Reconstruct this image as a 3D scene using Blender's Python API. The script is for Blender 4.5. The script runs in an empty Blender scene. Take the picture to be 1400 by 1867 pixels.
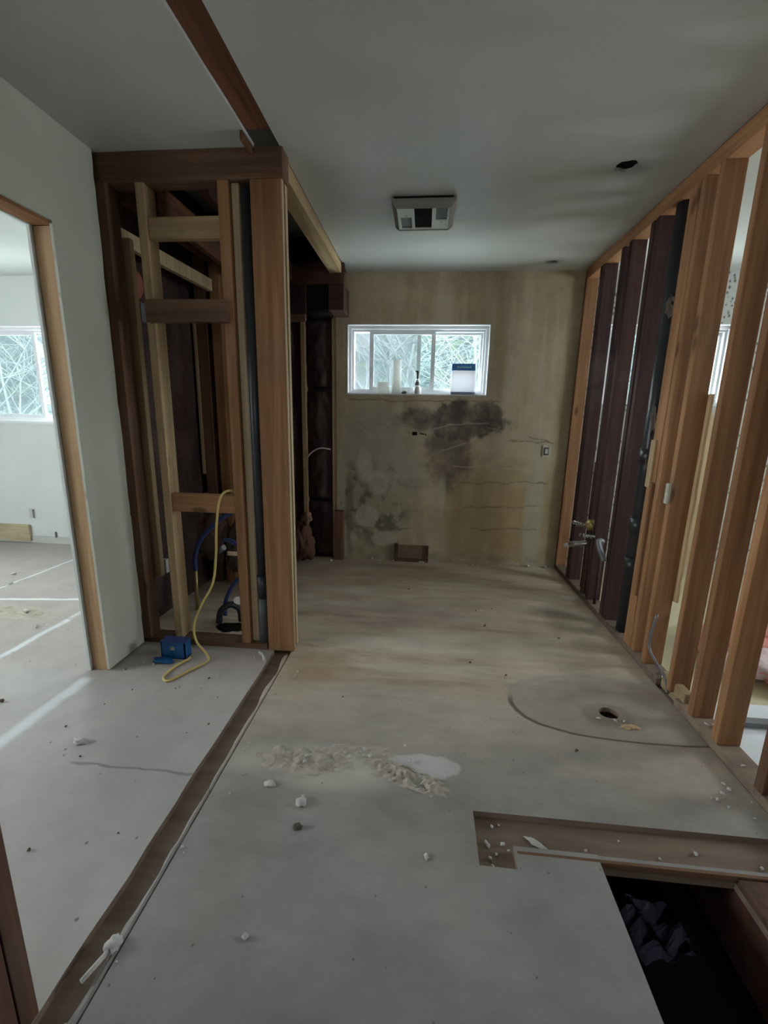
import bpy, bmesh, math, random
from mathutils import Vector, Matrix, noise as mn
random.seed(7)
S = bpy.context.scene
COL = S.collection

# ------------------------------------------------------------------ camera, world, light
H = 2.44            # ceiling height
yaw, pitch, roll, cam_z = -0.0882, -0.2147, 0.0197, 1.285
cy, sy, cp, sp, cr, sr = math.cos(yaw), math.sin(yaw), math.cos(pitch), math.sin(pitch), math.cos(roll), math.sin(roll)
fwd = Vector((sy*cp, cy*cp, sp)); rt = Vector((cy, -sy, 0)); up = rt.cross(fwd)
rt2 = cr*rt + sr*up; up2 = -sr*rt + cr*up
cam = bpy.data.cameras.new('camera'); co = bpy.data.objects.new('camera', cam); COL.objects.link(co)
M = Matrix((rt2, up2, -fwd)).transposed().to_4x4(); M.translation = (0, 0, cam_z)
co.matrix_world = M
cam.sensor_fit = 'VERTICAL'; cam.sensor_height = 36; cam.lens = 787.0/1867.0*36
cam.clip_start = .02
S.camera = co
S.view_settings.view_transform = 'Standard'; S.view_settings.look = 'None'
S.view_settings.gamma = 1; S.view_settings.use_curve_mapping = False
S.view_settings.exposure = -0.08

W = bpy.data.worlds.new('overcast_sky'); S.world = W; W.use_nodes = True
bg = W.node_tree.nodes['Background']
bg.inputs[0].default_value = (0.90, 0.96, 1.0, 1); bg.inputs[1].default_value = 27.0

def portal(x, y, z, sx, sz, direction):
    l = bpy.data.lights.new('window_portal', 'AREA'); l.shape = 'RECTANGLE'; l.size = sx; l.size_y = sz
    l.cycles.is_portal = True
    o = bpy.data.objects.new('window_portal', l); COL.objects.link(o); o.location = (x, y, z)
    o.rotation_euler = Vector(direction).to_track_quat('-Z', 'Z').to_euler()
# (x0, x1, z0, z1) windows of the back wall
WB = (-0.677, 0.508, 1.483, 2.046)     # bath
WL = (-4.25, -2.95, 1.19, 2.03)        # left room
WR = (1.33, 2.40, 1.43, 2.05)          # right room
for w in (WB, WL, WR):
    portal((w[0]+w[1])/2, 3.99, (w[2]+w[3])/2, w[1]-w[0], w[3]-w[2], (0, -1, 0))
portal(-5.45, .4, 1.5, 1.6, 1.1, (1, 0, 0))     # big window of the left room, out of the frame
portal(4.45, 2.0, 1.45, 1.0, .9, (-1, 0, 0))      # window of the right room, out of the frame
portal(0.1, -2.45, 1.3, .5, .4, (0, 1, 0))     # unseen window added behind the camera for fill light

# ------------------------------------------------------------------ node helper
class NT:
    def __init__(s, name, rough=.8, spec=.3):
        s.mat = bpy.data.materials.new(name); s.mat.use_nodes = True
        s.nt = s.mat.node_tree; s.N = s.nt.nodes; s.L = s.nt.links
        s.b = s.N['Principled BSDF']; s.b.inputs['Roughness'].default_value = rough
        s.b.inputs['Specular IOR Level'].default_value = spec
        s.tc = s.N.new('ShaderNodeTexCoord').outputs['Object']
        sep = s.N.new('ShaderNodeSeparateXYZ'); s.L.new(s.tc, sep.inputs[0])
        s.x, s.y, s.z = sep.outputs
    def put(s, sock, v):
        if isinstance(v, (int, float)): sock.default_value = v
        elif isinstance(v, (tuple, list)): sock.default_value = tuple(v)+((1,) if len(v) == 3 and len(sock.default_value) == 4 else ())
        else: s.L.new(v, sock)
    def m(s, op, a, b=0., c=None, clamp=False):
        n = s.N.new('ShaderNodeMath'); n.operation = op; n.use_clamp = clamp
        s.put(n.inputs[0], a); s.put(n.inputs[1], b)
        if c is not None: s.put(n.inputs[2], c)
        return n.outputs[0]
    def vec(s, scale=(1, 1, 1), off=None, rnd=False):
        n = s.N.new('ShaderNodeMapping'); s.L.new(s.tc, n.inputs[0]); n.inputs['Scale'].default_value = scale
        if off: n.inputs['Location'].default_value = off
        if rnd:
            oi = s.N.new('ShaderNodeObjectInfo'); r = s.m('MULTIPLY', oi.outputs['Random'], 37.)
            s.L.new(r, n.inputs['Location'])
        return n.outputs[0]
    def noise(s, scale=(1, 1, 1), detail=3, rough=.55, off=None, rnd=False, dist=0.):
        n = s.N.new('ShaderNodeTexNoise'); s.L.new(s.vec(scale, off, rnd), n.inputs['Vector'])
        n.inputs['Scale'].default_value = 1; n.inputs['Detail'].default_value = detail; n.inputs['Roughness'].default_value = rough
        n.inputs['Distortion'].default_value = dist
        return n.outputs['Fac']
    def voro(s, scale=(1, 1, 1), rnd=False, feature='F1'):
        n = s.N.new('ShaderNodeTexVoronoi'); n.feature = feature; s.L.new(s.vec(scale, None, rnd), n.inputs['Vector']); n.inputs['Scale'].default_value = 1
        return n.outputs['Distance']
    def ss(s, v, a, b):                      # smooth step from a to b (a may be > b)
        n = s.N.new('ShaderNodeMapRange'); n.interpolation_type = 'SMOOTHSTEP'; n.clamp = True
        s.put(n.inputs['Value'], v); inv = a > b
        n.inputs['From Min'].default_value = min(a, b); n.inputs['From Max'].default_value = max(a, b)
        n.inputs['To Min'].default_value = 1. if inv else 0.; n.inputs['To Max'].default_value = 0. if inv else 1.
        return n.outputs['Result']
    def mix(s, f, a, b, mode='MIX'):
        n = s.N.new('ShaderNodeMix'); n.data_type = 'RGBA'; n.blend_type = mode
        s.put(n.inputs['Factor'], f); s.put(n.inputs['A'], a) if False else None
        ins = [i for i in n.inputs if i.type == 'RGBA']
        s.put(ins[0], a); s.put(ins[1], b)
        return [o for o in n.outputs if o.type == 'RGBA'][0]
    def blob(s, u, v, cu, cv, ru, rv, soft=.35, wob=None, amp=.0):
        a = s.m('DIVIDE', s.m('SUBTRACT', u, cu), ru); b = s.m('DIVIDE', s.m('SUBTRACT', v, cv), rv)
        d = s.m('SQRT', s.m('ADD', s.m('MULTIPLY', a, a), s.m('MULTIPLY', b, b)))
        if wob is not None: d = s.m('ADD', d, s.m('MULTIPLY', s.m('SUBTRACT', wob, .5), amp))
        return s.ss(d, 1+soft, 1-soft)
    def line(s, u, v, u0, u1, v0, slope, w, wob=None, amp=0., fade=.04):   # v = v0 + slope*(u-u0)
        t = s.m('ADD', s.m('MULTIPLY', s.m('SUBTRACT', u, u0), slope), v0)
        if wob is not None: t = s.m('ADD', t, s.m('MULTIPLY', s.m('SUBTRACT', wob, .5), amp))
        d = s.m('ABSOLUTE', s.m('SUBTRACT', v, t))
        k = s.ss(d, w, w*.25)
        return s.m('MULTIPLY', k, s.m('MULTIPLY', s.ss(u, u0-fade, u0), s.ss(u, u1+fade, u1)))
    def bump(s, h, strength=.3, dist=.01):
        n = s.N.new('ShaderNodeBump'); n.inputs['Strength'].default_value = strength; n.inputs['Distance'].default_value = dist
        s.put(n.inputs['Height'], h); s.L.new(n.outputs[0], s.b.inputs['Normal'])
    def color(s, c): s.put(s.b.inputs['Base Color'], c)
    def mul(s, c, v):                        # colour times a scalar
        n = s.N.new('ShaderNodeVectorMath'); n.operation = 'SCALE'; s.put(n.inputs[0], c); s.put(n.inputs[3], v); return n.outputs[0]

def plain(name, c, rough=.6, spec=.3, metal=0., var=0., sc=8., bump=0.):
    t = NT(name, rough, spec); t.b.inputs['Metallic'].default_value = metal
    n = t.noise((sc,)*3, 3, .6)
    if var: t.color(t.mix(n, tuple(k*(1-var) for k in c), tuple(min(1, k*(1+var)) for k in c)))
    else: t.b.inputs['Base Color'].default_value = (*c, 1)
    if bump: t.bump(n, bump, .01)
    return t.mat

def wood(name, light, dark, axis='z', rough=.75, knots=True, dirt=.25, grain=1.):
    t = NT(name, rough, .25)
    ia = 'xyz'.index(axis)
    def sc(a, b): v = [a]*3; v[ia] = b; return tuple(v)
    g = t.noise(sc(42*grain, 1.6), 4, .6, rnd=True, dist=.6); g2 = t.noise(sc(9, .7), 3, .5, rnd=True, dist=1.0)
    f = t.ss(t.m('ADD', t.m('MULTIPLY', g, .5), t.m('MULTIPLY', g2, .5)), .36, .64)
    c = t.mix(f, light, dark)
    if knots:
        d = t.voro(sc(5.5, 2.2), rnd=True)
        c = t.mix(t.m('MULTIPLY', t.ss(d, .13, .05), .75), c, tuple(k*.35 for k in dark))
    dn = t.noise((3, 3, 3), 4, .6, rnd=True)
    c = t.mix(t.m('MULTIPLY', t.ss(dn, .5, .75), dirt), c, (.16, .13, .11))
    oi = t.N.new('ShaderNodeObjectInfo')
    c = t.mul(c, t.m('ADD', t.m('MULTIPLY', oi.outputs['Random'], .35), .82))
    t.color(c); t.bump(g, .12, .004)
    return t.mat

# ------------------------------------------------------------------ materials
WOOD_L, WOOD_D = (.43, .225, .11), (.27, .13, .058)
M_stud = wood('orange_fir', WOOD_L, WOOD_D, 'z')
M_stud_x = wood('orange_fir_x', WOOD_L, WOOD_D, 'x')
M_stud_y = wood('orange_fir_y', WOOD_L, WOOD_D, 'y')
M_tan = wood('tan_pine', (.58, .42, .24), (.42, .28, .15), 'z')
M_tan_x = wood('tan_pine_x', (.58, .42, .24), (.42, .28, .15), 'x')
M_tan_y = wood('tan_pine_y', (.50, .38, .22), (.36, .25, .13), 'y')
M_pale = wood('pale_lath', (.66, .52, .34), (.50, .37, .22), 'z', knots=False, dirt=.1)
M_brown = wood('brown_stud', (.20, .105, .06), (.11, .055, .032), 'z')
M_brown_x = wood('brown_stud_x', (.22, .12, .07), (.12, .065, .04), 'x')
M_brown_y = wood('brown_stud_y', (.20, .085, .045), (.10, .042, .025), 'y')
M_umber = wood('umber_stud', (.15, .08, .05), (.085, .045, .03), 'z')
M_dark = wood('dark_stained_stud', (.085, .042, .036), (.045, .022, .022), 'z', rough=.6)
M_dark_x = wood('dark_stained_beam', (.09, .035, .025), (.05, .02, .016), 'x')
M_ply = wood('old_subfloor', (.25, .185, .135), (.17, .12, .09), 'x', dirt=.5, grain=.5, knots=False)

M_abs = plain('black_plastic_pipe', (.026, .029, .033), .38, .5, var=.3, sc=20)
M_white = plain('white_vinyl', (.74, .76, .78), .4, .4)
M_blue = plain('blue_plastic', (.012, .12, .33), .45, .4, var=.2)
M_pex = plain('blue_plastic_tube', (.045, .07, .21), .5, .3)
M_yel = plain('yellow_cable', (.62, .47, .17), .5, .3)
M_chrome = plain('worn_nickel', (.5, .5, .48), .28, .5, metal=1.)
M_brass = plain('worn_brass', (.5, .36, .14), .4, .5, metal=.8)
M_black = plain('black_void', (.012, .011, .01), .9, .1)
M_galv = plain('grey_metal', (.18, .18, .19), .5, .5, metal=.6)
M_gyp = plain('plaster_chip', (.55, .54, .51), .9, .1, var=.1, bump=.2)
M_dirtchip = plain('dark_chip', (.12, .1, .085), .9, .1, var=.2)
M_pink = plain('pink_insulation', (.62, .27, .23), .95, .05, var=.35, sc=14, bump=.6)
M_foil = plain('insulation_facing', (.66, .52, .52), .6, .3, var=.25, sc=20, bump=.6)
def translucent(name, c):
    t = NT(name, .7, .2); t.b.inputs['Base Color'].default_value = (*c, 1)
    out = t.N['Material Output']; tl = t.N.new('ShaderNodeBsdfTranslucent'); tl.inputs[0].default_value = (*c, 1)
    mx = t.N.new('ShaderNodeMixShader'); mx.inputs[0].default_value = .45
    for l in list(t.L):
        if l.to_node == out: t.L.remove(l)
    t.L.new(t.b.outputs[0], mx.inputs[1]); t.L.new(tl.outputs[0], mx.inputs[2]); t.L.new(mx.outputs[0], out.inputs[0])
    return t.mat
M_roll = translucent('thin_white_paper', (.72, .73, .70))
M_bag = translucent('white_bag_paper', (.74, .73, .76))
M_paper = plain('white_paper_sheet', (.74, .77, .8), .8, .2, var=.06, sc=5, bump=.15)

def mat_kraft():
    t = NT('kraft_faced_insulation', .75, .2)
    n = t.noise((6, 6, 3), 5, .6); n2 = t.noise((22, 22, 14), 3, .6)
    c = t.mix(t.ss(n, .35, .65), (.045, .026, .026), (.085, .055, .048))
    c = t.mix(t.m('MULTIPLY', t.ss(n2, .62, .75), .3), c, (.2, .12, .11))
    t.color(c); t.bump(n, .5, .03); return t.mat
M_kraft = mat_kraft()

def mat_paint(name, a, b, sc=1.5, bs=.06):
    t = NT(name, .75, .2)
    n = t.noise((sc,)*3, 4, .55); f = t.noise((70, 70, 70), 2, .6)
    t.color(t.mix(t.ss(n, .3, .7), a, b)); t.bump(f, bs, .004); return t.mat
M_hall = mat_paint('greenish_painted_drywall', (.56, .58, .50), (.50, .52, .44))
M_room = mat_paint('pale_blue_painted_drywall', (.70, .73, .71), (.63, .67, .65))
M_gypedge = mat_paint('drywall_edge', (.60, .58, .50), (.42, .38, .30), 30)
M_dull = mat_paint('dull_back_wall', (.36, .36, .34), (.30, .30, .28))

def mat_ceiling():
    t = NT('painted_ceiling', .38, .5)
    n = t.noise((1.3, 1.3, 1), 4, .5); f = t.noise((60, 60, 60), 3, .6)
    c = t.mix(t.ss(n, .3, .7), (.50, .52, .50), (.58, .60, .58))
    # greasy smudges beside the framing, round the torn fixture holes
    w = t.noise((5, 5, 5), 3, .6)
    s1 = t.blob(t.x, t.y, 1.10, 3.35, .22, .10, .8, w, 1.2); s2 = t.blob(t.x, t.y, .96, 3.0, .16, .1, .8, w, 1.4)
    c = t.mix(t.m('MULTIPLY', t.m('MAXIMUM', s1, s2), .35), c, (.28, .26, .24))
    h = t.m('MAXIMUM', t.blob(t.x, t.y, .883, 2.376, .11, .06, .7, w, .8), t.blob(t.x, t.y, .9, 3.63, .09, .05, .7, w, .8))
    c = t.mix(t.m('MULTIPLY', h, .4), c, (.22, .22, .19))
    t.color(c)
    g = t.noise((3, 3, 3), 3, .5)
    t.bump(t.m('ADD', t.m('MULTIPLY', g, 1.), t.m('MULTIPLY', f, .04)), .15, .03)
    return t.mat
M_ceil = mat_ceiling()

def mat_backwall():
    t = NT('stained_bath_drywall', .8, .2)
    x, z = t.x, t.z
    lo = t.noise((1.6, 1.6, 1.6), 4, .6); md = t.noise((6, 6, 6), 4, .65); hi = t.noise((24, 24, 24), 3, .65)
    vs = t.noise((5, 1, .5), 3, .5); vs2 = t.noise((14, 1, .8), 3, .5)
    c = t.mix(t.ss(lo, .35, .65), (.43, .365, .245), (.49, .43, .305))
    c = t.mix(t.m('MULTIPLY', t.ss(vs, .42, .62), .5), c, (.33, .235, .13))       # brown water streaks
    c = t.mix(t.m('MULTIPLY', t.ss(vs2, .58, .7), .35), c, (.50, .47, .38))
    # rust coloured lower right
    o = t.blob(x, z, .72, .45, .55, .48, .5, md, .7)
    c = t.mix(t.m('MULTIPLY', o, .6), c, (.345, .235, .105))
    # pale grey streaks near the right corner
    g = t.m('MULTIPLY', t.blob(x, z, .98, .45, .08, .6, .4, md, .8), .6)
    c = t.mix(g, c, (.42, .42, .34))
    # greenish grey lower left
    g = t.blob(x, z, -.42, .75, .42, .7, .5, md, .6)
    c = t.mix(t.m('MULTIPLY', g, .6), c, (.31, .29, .22))
    # greyish skim patches
    for (a, b, ra, rb, k) in ((-.45, 1.1, .25, .25, .45), (-.3, .85, .2, .2, .4), (-.55, .7, .07, .25, .5), (-.08, .95, .05, .35, .3)):
        c = t.mix(t.m('MULTIPLY', t.blob(x, z, a, b, ra, rb, .5, md, 1.1), k), c, (.37, .34, .29))
    # adhesive smudge
    s = t.blob(x, z, .32, 1.27, .35, .16, .14, md, 1.3)
    s = t.m('MAXIMUM', s, t.blob(x, z, .50, 1.33, .16, .11, .12, md, .9))
    s = t.m('MAXIMUM', s, t.blob(x, z, -.05, 1.28, .2, .10, .3, md, 1.2))
    s = t.m('MAXIMUM', s, t.m('MULTIPLY', t.blob(x, z, .22, 1.0, .2, .28, .35, md, 1.3), .8))
    s2 = t.m('MULTIPLY', s, t.m('ADD', t.m('MULTIPLY', t.ss(md, .35, .7), -.45), .97))
    c = t.mix(s2, c, (.115, .092, .085))
    # mould at the lower left
    mo = t.m('MULTIPLY', t.blob(x, z, -.45, .52, .32, .34, .35, md, 1.2), t.ss(t.noise((8, 8, 8), 4, .6, off=(3, 1, 2)), .47, .60))
    c = t.mix(t.m('MULTIPLY', mo, .75), c, (.10, .095, .065))
    mo = t.blob(x, z, -.655, .45, .035, .35, .5, md, 1.0)
    c = t.mix(t.m('MULTIPLY', mo, .6), c, (.12, .11, .08))
    # patched plaster spots
    for (a, b, ra, rb, so) in ((-.50, .40, .105, .115, .12), (-.335, .20, .11, .07, .15), (.17, .62, .035, .17, .45), (-.62, .2, .03, .05, .3), (-.52, .85, .07, .16, .3), (-.40, .72, .10, .10, .25)):
        c = t.mix(t.m('MULTIPLY', t.blob(x, z, a, b, ra, rb, so, md, 1.0), .62), c, (.50, .47, .37))
    # scored adhesive lines (pale scratches and dark ones)
    for (u0, u1, v0, sl) in ((.05, .22, 1.19, .28), (.24, .52, 1.24, .08), (.16, .40, 1.02, .32), (.28, .52, .885, .0), (-.40, -.3, 1.17, .8), (-.55, -.47, 1.2, -.9)):
        c = t.mix(t.m('MULTIPLY', t.line(x, z, u0, u1, v0, sl, .009, md, .05), .55), c, (.48, .44, .37))
    for (u0, u1, v0, sl) in ((.55, 1.1, 1.22, -.2), (.50, .85, .885, -.03)):
        c = t.mix(t.m('MULTIPLY', t.line(x, z, u0, u1, v0, sl, .006, md, .03), .5), c, (.46, .42, .34))
    for (u0, u1, v0, sl) in ((.74, 1.06, 1.115, 0.), (.35, 1.06, .74, .03), (.40, 1.0, .52, .05), (.45, 1.0, .325, .04), (-.6, -.1, .30, 0.), (.9, 1.08, 1.15, -.2), (-.66, .6, 1.435, 0.)):
        c = t.mix(t.m('MULTIPLY', t.line(x, z, u0, u1, v0, sl, .008, md, .09), .55), c, (.13, .10, .07))
    # plaster crumbs left along the bottom
    e = t.m('MULTIPLY', t.ss(z, .055, .02), t.ss(hi, .48, .6))
    c = t.mix(t.m('MULTIPLY', e, .7), c, (.52, .50, .44))
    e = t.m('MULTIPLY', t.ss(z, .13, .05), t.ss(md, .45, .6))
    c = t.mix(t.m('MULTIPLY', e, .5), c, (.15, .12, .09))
    c = t.mul(c, t.m('ADD', t.m('MULTIPLY', md, .5), .80))
    t.color(c); t.bump(t.m('ADD', t.m('MULTIPLY', hi, .5), md), .25, .01)
    return t.mat
M_back = mat_backwall()

def mat_floor():
    t = NT('dusty_subfloor', .8, .25)
    x, y = t.x, t.y
    lo = t.noise((1.1, 1.6, 1), 4, .6); md = t.noise((4, 7, 4), 5, .65); hi = t.noise((30, 30, 30), 3, .7)
    st = t.noise((1.0, 7.5, 1), 5, .62, dist=1.2)
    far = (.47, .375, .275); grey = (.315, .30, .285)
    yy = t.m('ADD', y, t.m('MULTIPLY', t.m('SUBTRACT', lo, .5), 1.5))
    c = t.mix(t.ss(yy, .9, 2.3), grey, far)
    # streaks left by the old vinyl
    k = t.m('MULTIPLY', t.ss(st, .48, .62), t.ss(y, 1.5, 2.1))
    c = t.mix(t.m('MULTIPLY', k, .6), c, (.55, .51, .42))
    k = t.m('MULTIPLY', t.ss(st, .45, .33), t.ss(y, 1.5, 2.1))
    c = t.mix(t.m('MULTIPLY', k, .55), c, (.27, .21, .15))
    c = t.mix(t.m('MULTIPLY', t.blob(x, y, -.1, 2.7, .5, .25, .5, md, 1.0), .45), c, (.38, .29, .25))
    c = t.mix(t.m('MULTIPLY', t.blob(x, y, -.5, 2.0, .18, .14, .6, md, 1.0), .55), c, (.33, .20, .10))
    c = t.mix(t.m('MULTIPLY', t.blob(x, y, 1.0, 2.75, .16, .30, .5, md, 1.0), .55), c, (.20, .17, .12))
    c = t.mix(t.m('MULTIPLY', t.blob(x, y, .2, 2.3, .9, .10, .6, md, 1.2), .5), c, (.54, .50, .41))
    # grey cement area and pale skim band in the middle
    c = t.mix(t.m('MULTIPLY', t.blob(x, y, .05, 1.68, .6, .18, .5, md, 1.0), .4), c, (.45, .42, .37))
    c = t.mix(t.m('MULTIPLY', t.blob(x, y, -.35, 1.36, .33, .10, .35, md, 1.2), .7), c, (.55, .53, .45))
    c = t.mix(t.m('MULTIPLY', t.blob(x, y, .05, 1.40, .13, .06, .08, md, 1.6), .75), c, (.60, .59, .57))
    c = t.mix(t.m('MULTIPLY', t.blob(x, y, .1, 1.18, .25, .12, .6, md, 1.0), .5), c, (.25, .23, .20))
    c = t.mix(t.m('MULTIPLY', t.blob(x, y, -.52, 1.1, .1, .3, .6, md, 1.2), .5), c, (.27, .25, .22))
    c = t.mix(t.m('MULTIPLY', t.blob(x, y, 1.0, 1.9, .25, .35, .6, md, 1.0), .4), c, (.26, .22, .18))
    # patch cut around the toilet drain: dark line, stain
    a = t.m('POWER', t.m('ABSOLUTE', t.m('DIVIDE', t.m('SUBTRACT', x, .98), .53)), 2.6)
    b = t.m('POWER', t.m('ABSOLUTE', t.m('DIVIDE', t.m('SUBTRACT', y, 1.86), .235)), 2.6)
    d = t.m('ADD', t.m('ADD', a, b), t.m('MULTIPLY', t.m('SUBTRACT', md, .5), .22))
    ring = t.m('MULTIPLY', t.ss(t.m('ABSOLUTE', t.m('SUBTRACT', d, 1.)), .085, .03), t.ss(y, 1.93, 1.82))
    c = t.mix(t.m('MULTIPLY', t.ss(d, 1.05, .95), .35), c, (.27, .25, .23))
    c = t.mix(t.m('MULTIPLY', ring, .8), c, (.085, .065, .045))
    c = t.mix(t.m('MULTIPLY', t.blob(x, y, .865, 1.79, .115, .085, .15, md, .8), .5), c, (.22, .18, .14))
    # specks
    sp_ = t.ss(t.voro((16, 16, 16)), .07, .03)
    c = t.mix(t.m('MULTIPLY', sp_, .7), c, (.10, .09, .08))
    c = t.mul(c, t.m('ADD', t.m('MULTIPLY', lo, .5), t.m('ADD', t.m('MULTIPLY', md, .7), .42)))
    t.color(c); t.bump(t.m('ADD', t.m('MULTIPLY', hi, .5), md), .25, .006)
    return t.mat
M_floor = mat_floor()

def mat_hallfloor():
    t = NT('dusty_underlayment', .75, .3)
    x, y = t.x, t.y
    lo = t.noise((1.2, 1.2, 1), 4, .6); md = t.noise((7, 7, 7), 5, .65); hi = t.noise((30, 30, 30), 3, .7)
    c = t.mix(t.ss(lo, .35, .65), (.44, .42, .40), (.50, .47, .44))
    c = t.mix(t.m('MULTIPLY', t.ss(t.m('SUBTRACT', y, t.m('MULTIPLY', lo, .4)), 1.5, 1.75), .5), c, (.36, .30, .26))
    # taped board joints (pale lines)
    for (u0, u1, v0, sl, w) in ((-3.3, -2.3, 2.50, .13, .022),):
        c = t.mix(t.line(x, y, u0, u1, v0, sl, w, md, .03), c, (.74, .76, .76))
    for (v0, v1, u0, sl, w) in ((2.5, 3.8, -3.09, .03, .018), (1.2, 2.6, -2.22, .02, .03), (0.2, 1.75, -1.66, .03, .05)):
        c = t.mix(t.m('MULTIPLY', t.line(y, x, v0, v1, u0, sl, w, md, .05), .8), c, (.72, .75, .76))
    c = t.mix(t.m('MULTIPLY', t.line(x, y, -1.25, -.8, 1.27, .0, .008, md, .04), .6), c, (.17, .15, .13))
    c = t.mix(t.m('MULTIPLY', t.m('MULTIPLY', t.blob(x, y, -2.6, 2.36, .5, .13, .4, md, 1.2), t.ss(hi, .4, .6)), .7), c, (.40, .36, .29))
    sp_ = t.ss(t.voro((11, 11, 11)), .08, .03)
    c = t.mix(t.m('MULTIPLY', sp_, .75), c, (.12, .11, .10))
    c = t.mul(c, t.m('ADD', t.m('MULTIPLY', md, .4), .8))
    t.color(c); t.bump(t.m('ADD', t.m('MULTIPLY', hi, .4), md), .2, .006)
    return t.mat
M_hfloor = mat_hallfloor()

def mat_vinyl():
    t = NT('yellow_sheet_floor', .6, .3); md = t.noise((3, 3, 3), 4, .6)
    t.color(t.mix(t.ss(md, .35, .65), (.58, .53, .33), (.50, .46, .30))); return t.mat
M_vinyl = mat_vinyl()

def mat_wallpaper():
    t = NT('speckled_wallpaper', .8, .2)
    v = t.voro((34, 34, 26)); n = t.noise((22, 22, 22), 3, .6)
    c = t.mix(t.m('MULTIPLY', t.ss(v, .42, .22), t.ss(n, .35, .45)), (.50, .52, .49), (.16, .17, .165))
    k = t.m('MULTIPLY', t.blob(t.x, t.z, 2.1, .7, .42, .80, .08, n, .3), .95)      # paper torn off below the window
    c = t.mix(k, c, (.50, .38, .22))
    t.color(c); return t.mat
M_wpaper = mat_wallpaper()

def mat_glass():
    t = NT('window_glass', .02, .5)
    for l in list(t.L): t.L.remove(l)
    out = t.N['Material Output']; tr = t.N.new('ShaderNodeBsdfTransparent'); gl = t.N.new('ShaderNodeBsdfGlossy')
    tr.inputs[0].default_value = (.93, .97, .96, 1); gl.inputs['Roughness'].default_value = .02
    mx = t.N.new('ShaderNodeMixShader'); mx.inputs[0].default_value = .04
    t.L.new(tr.outputs[0], mx.inputs[1]); t.L.new(gl.outputs[0], mx.inputs[2]); t.L.new(mx.outputs[0], out.inputs[0])
    return t.mat
M_glass = mat_glass()
def mat_screen():
    t = NT('insect_screen', .6, .2); t.b.inputs['Base Color'].default_value = (.28, .32, .34, 1)
    out = t.N['Material Output']; tr = t.N.new('ShaderNodeBsdfTransparent'); mx = t.N.new('ShaderNodeMixShader'); mx.inputs[0].default_value = .3
    for l in list(t.L):
        if l.to_node == out: t.L.remove(l)
    t.L.new(tr.outputs[0], mx.inputs[1]); t.L.new(t.b.outputs[0], mx.inputs[2]); t.L.new(mx.outputs[0], out.inputs[0])
    return t.mat
M_screen = mat_screen()
def mat_hill():
    t = NT('woodland_undergrowth', .9, .1)
    a = t.noise((1.5, 1.5, 1.5), 5, .7); b = t.noise((7, 7, 7), 4, .75)
    c = t.mix(t.ss(b, .4, .62), (.010, .017, .019), (.036, .049, .051))
    c = t.mix(t.ss(a, .5, .65), c, (.03, .045, .028))
    t.color(c); t.bump(b, 1, .2); return t.mat
M_hill = mat_hill()
M_bark = plain('pale_bark', (.105, .122, .128), .9, .1, var=.3, sc=10)
M_soil = plain('crawl_space_soil', (.05, .04, .035), .95, .1, var=.4, sc=5, bump=.5)

# ------------------------------------------------------------------ mesh helpers
def bx(bm, x0, x1, y0, y1, z0, z1):
    v = [bm.verts.new((x, y, z)) for z in (z0, z1) for y in (y0, y1) for x in (x0, x1)]
    for f in ((0, 2, 3, 1), (4, 5, 7, 6), (0, 1, 5, 4), (2, 6, 7, 3), (0, 4, 6, 2), (1, 3, 7, 5)):
        bm.faces.new([v[i] for i in f])
    return v
def box(x0, x1, y0, y1, z0, z1, bev=0.):
    bm = bmesh.new(); bx(bm, x0, x1, y0, y1, z0, z1)
    if bev: bmesh.ops.bevel(bm, geom=bm.edges[:], offset=bev, segments=2, affect='EDGES', profile=.6)
    return bm
def tube(bm, pts, r, seg=10, cap=True):
    pts = [Vector(p) for p in pts]; n = len(pts)
    rs = r if isinstance(r, (list, tuple)) else [r]*n
    rings = []; nrm = None
    for i, p in enumerate(pts):
        d = (pts[min(i+1, n-1)]-pts[max(i-1, 0)]).normalized()
        if nrm is None:
            nrm = d.cross(Vector((0, 0, 1)) if abs(d.z) < .9 else Vector((1, 0, 0))).normalized()
        else:
            nrm = (nrm-d*nrm.dot(d)).normalized()
        b = d.cross(nrm)
        rings.append([bm.verts.new(p+rs[i]*(math.cos(2*math.pi*k/seg)*nrm+math.sin(2*math.pi*k/seg)*b)) for k in range(seg)])
    for a, b in zip(rings, rings[1:]):
        for k in range(seg):
            f = bm.faces.new((a[k], a[(k+1) % seg], b[(k+1) % seg], b[k])); f.smooth = True
    if cap: bm.faces.new(rings[0][::-1]); bm.faces.new(rings[-1])
def spline(P, n=8):
    P = [Vector(p) for p in P]; out = []
    Q = [P[0]*2-P[1]]+P+[P[-1]*2-P[-2]]
    for i in range(1, len(Q)-2):
        for k in range(n):
            t = k/n; a, b, c, d = Q[i-1], Q[i], Q[i+1], Q[i+2]
            out.append(.5*((2*b)+(c-a)*t+(2*a-5*b+4*c-d)*t*t+(3*b-a-3*c+d)*t**3))
    out.append(P[-1]); return out
def TB(pts, r, seg=10):
    bm = bmesh.new(); tube(bm, pts, r, seg); return bm
def obj(name, bm, mat, parent=None, world=False):
    """one mesh object; origin at the middle of its base unless world=True"""
    me = bpy.data.meshes.new(name)
    bmesh.ops.recalc_face_normals(bm, faces=bm.faces[:])
    off = Vector((0, 0, 0))
    if not world:
        xs = [v.co.x for v in bm.verts]; ys = [v.co.y for v in bm.verts]; zs = [v.co.z for v in bm.verts]
        off = Vector(((min(xs)+max(xs))/2, (min(ys)+max(ys))/2, min(zs)))
        for v in bm.verts: v.co -= off
    bm.to_mesh(me); bm.free(); me.materials.append(mat)
    o = bpy.data.objects.new(name, me); COL.objects.link(o)
    if parent is not None:
        o.parent = parent; off = off-world_loc(parent)
    o.location = off
    return o
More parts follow.
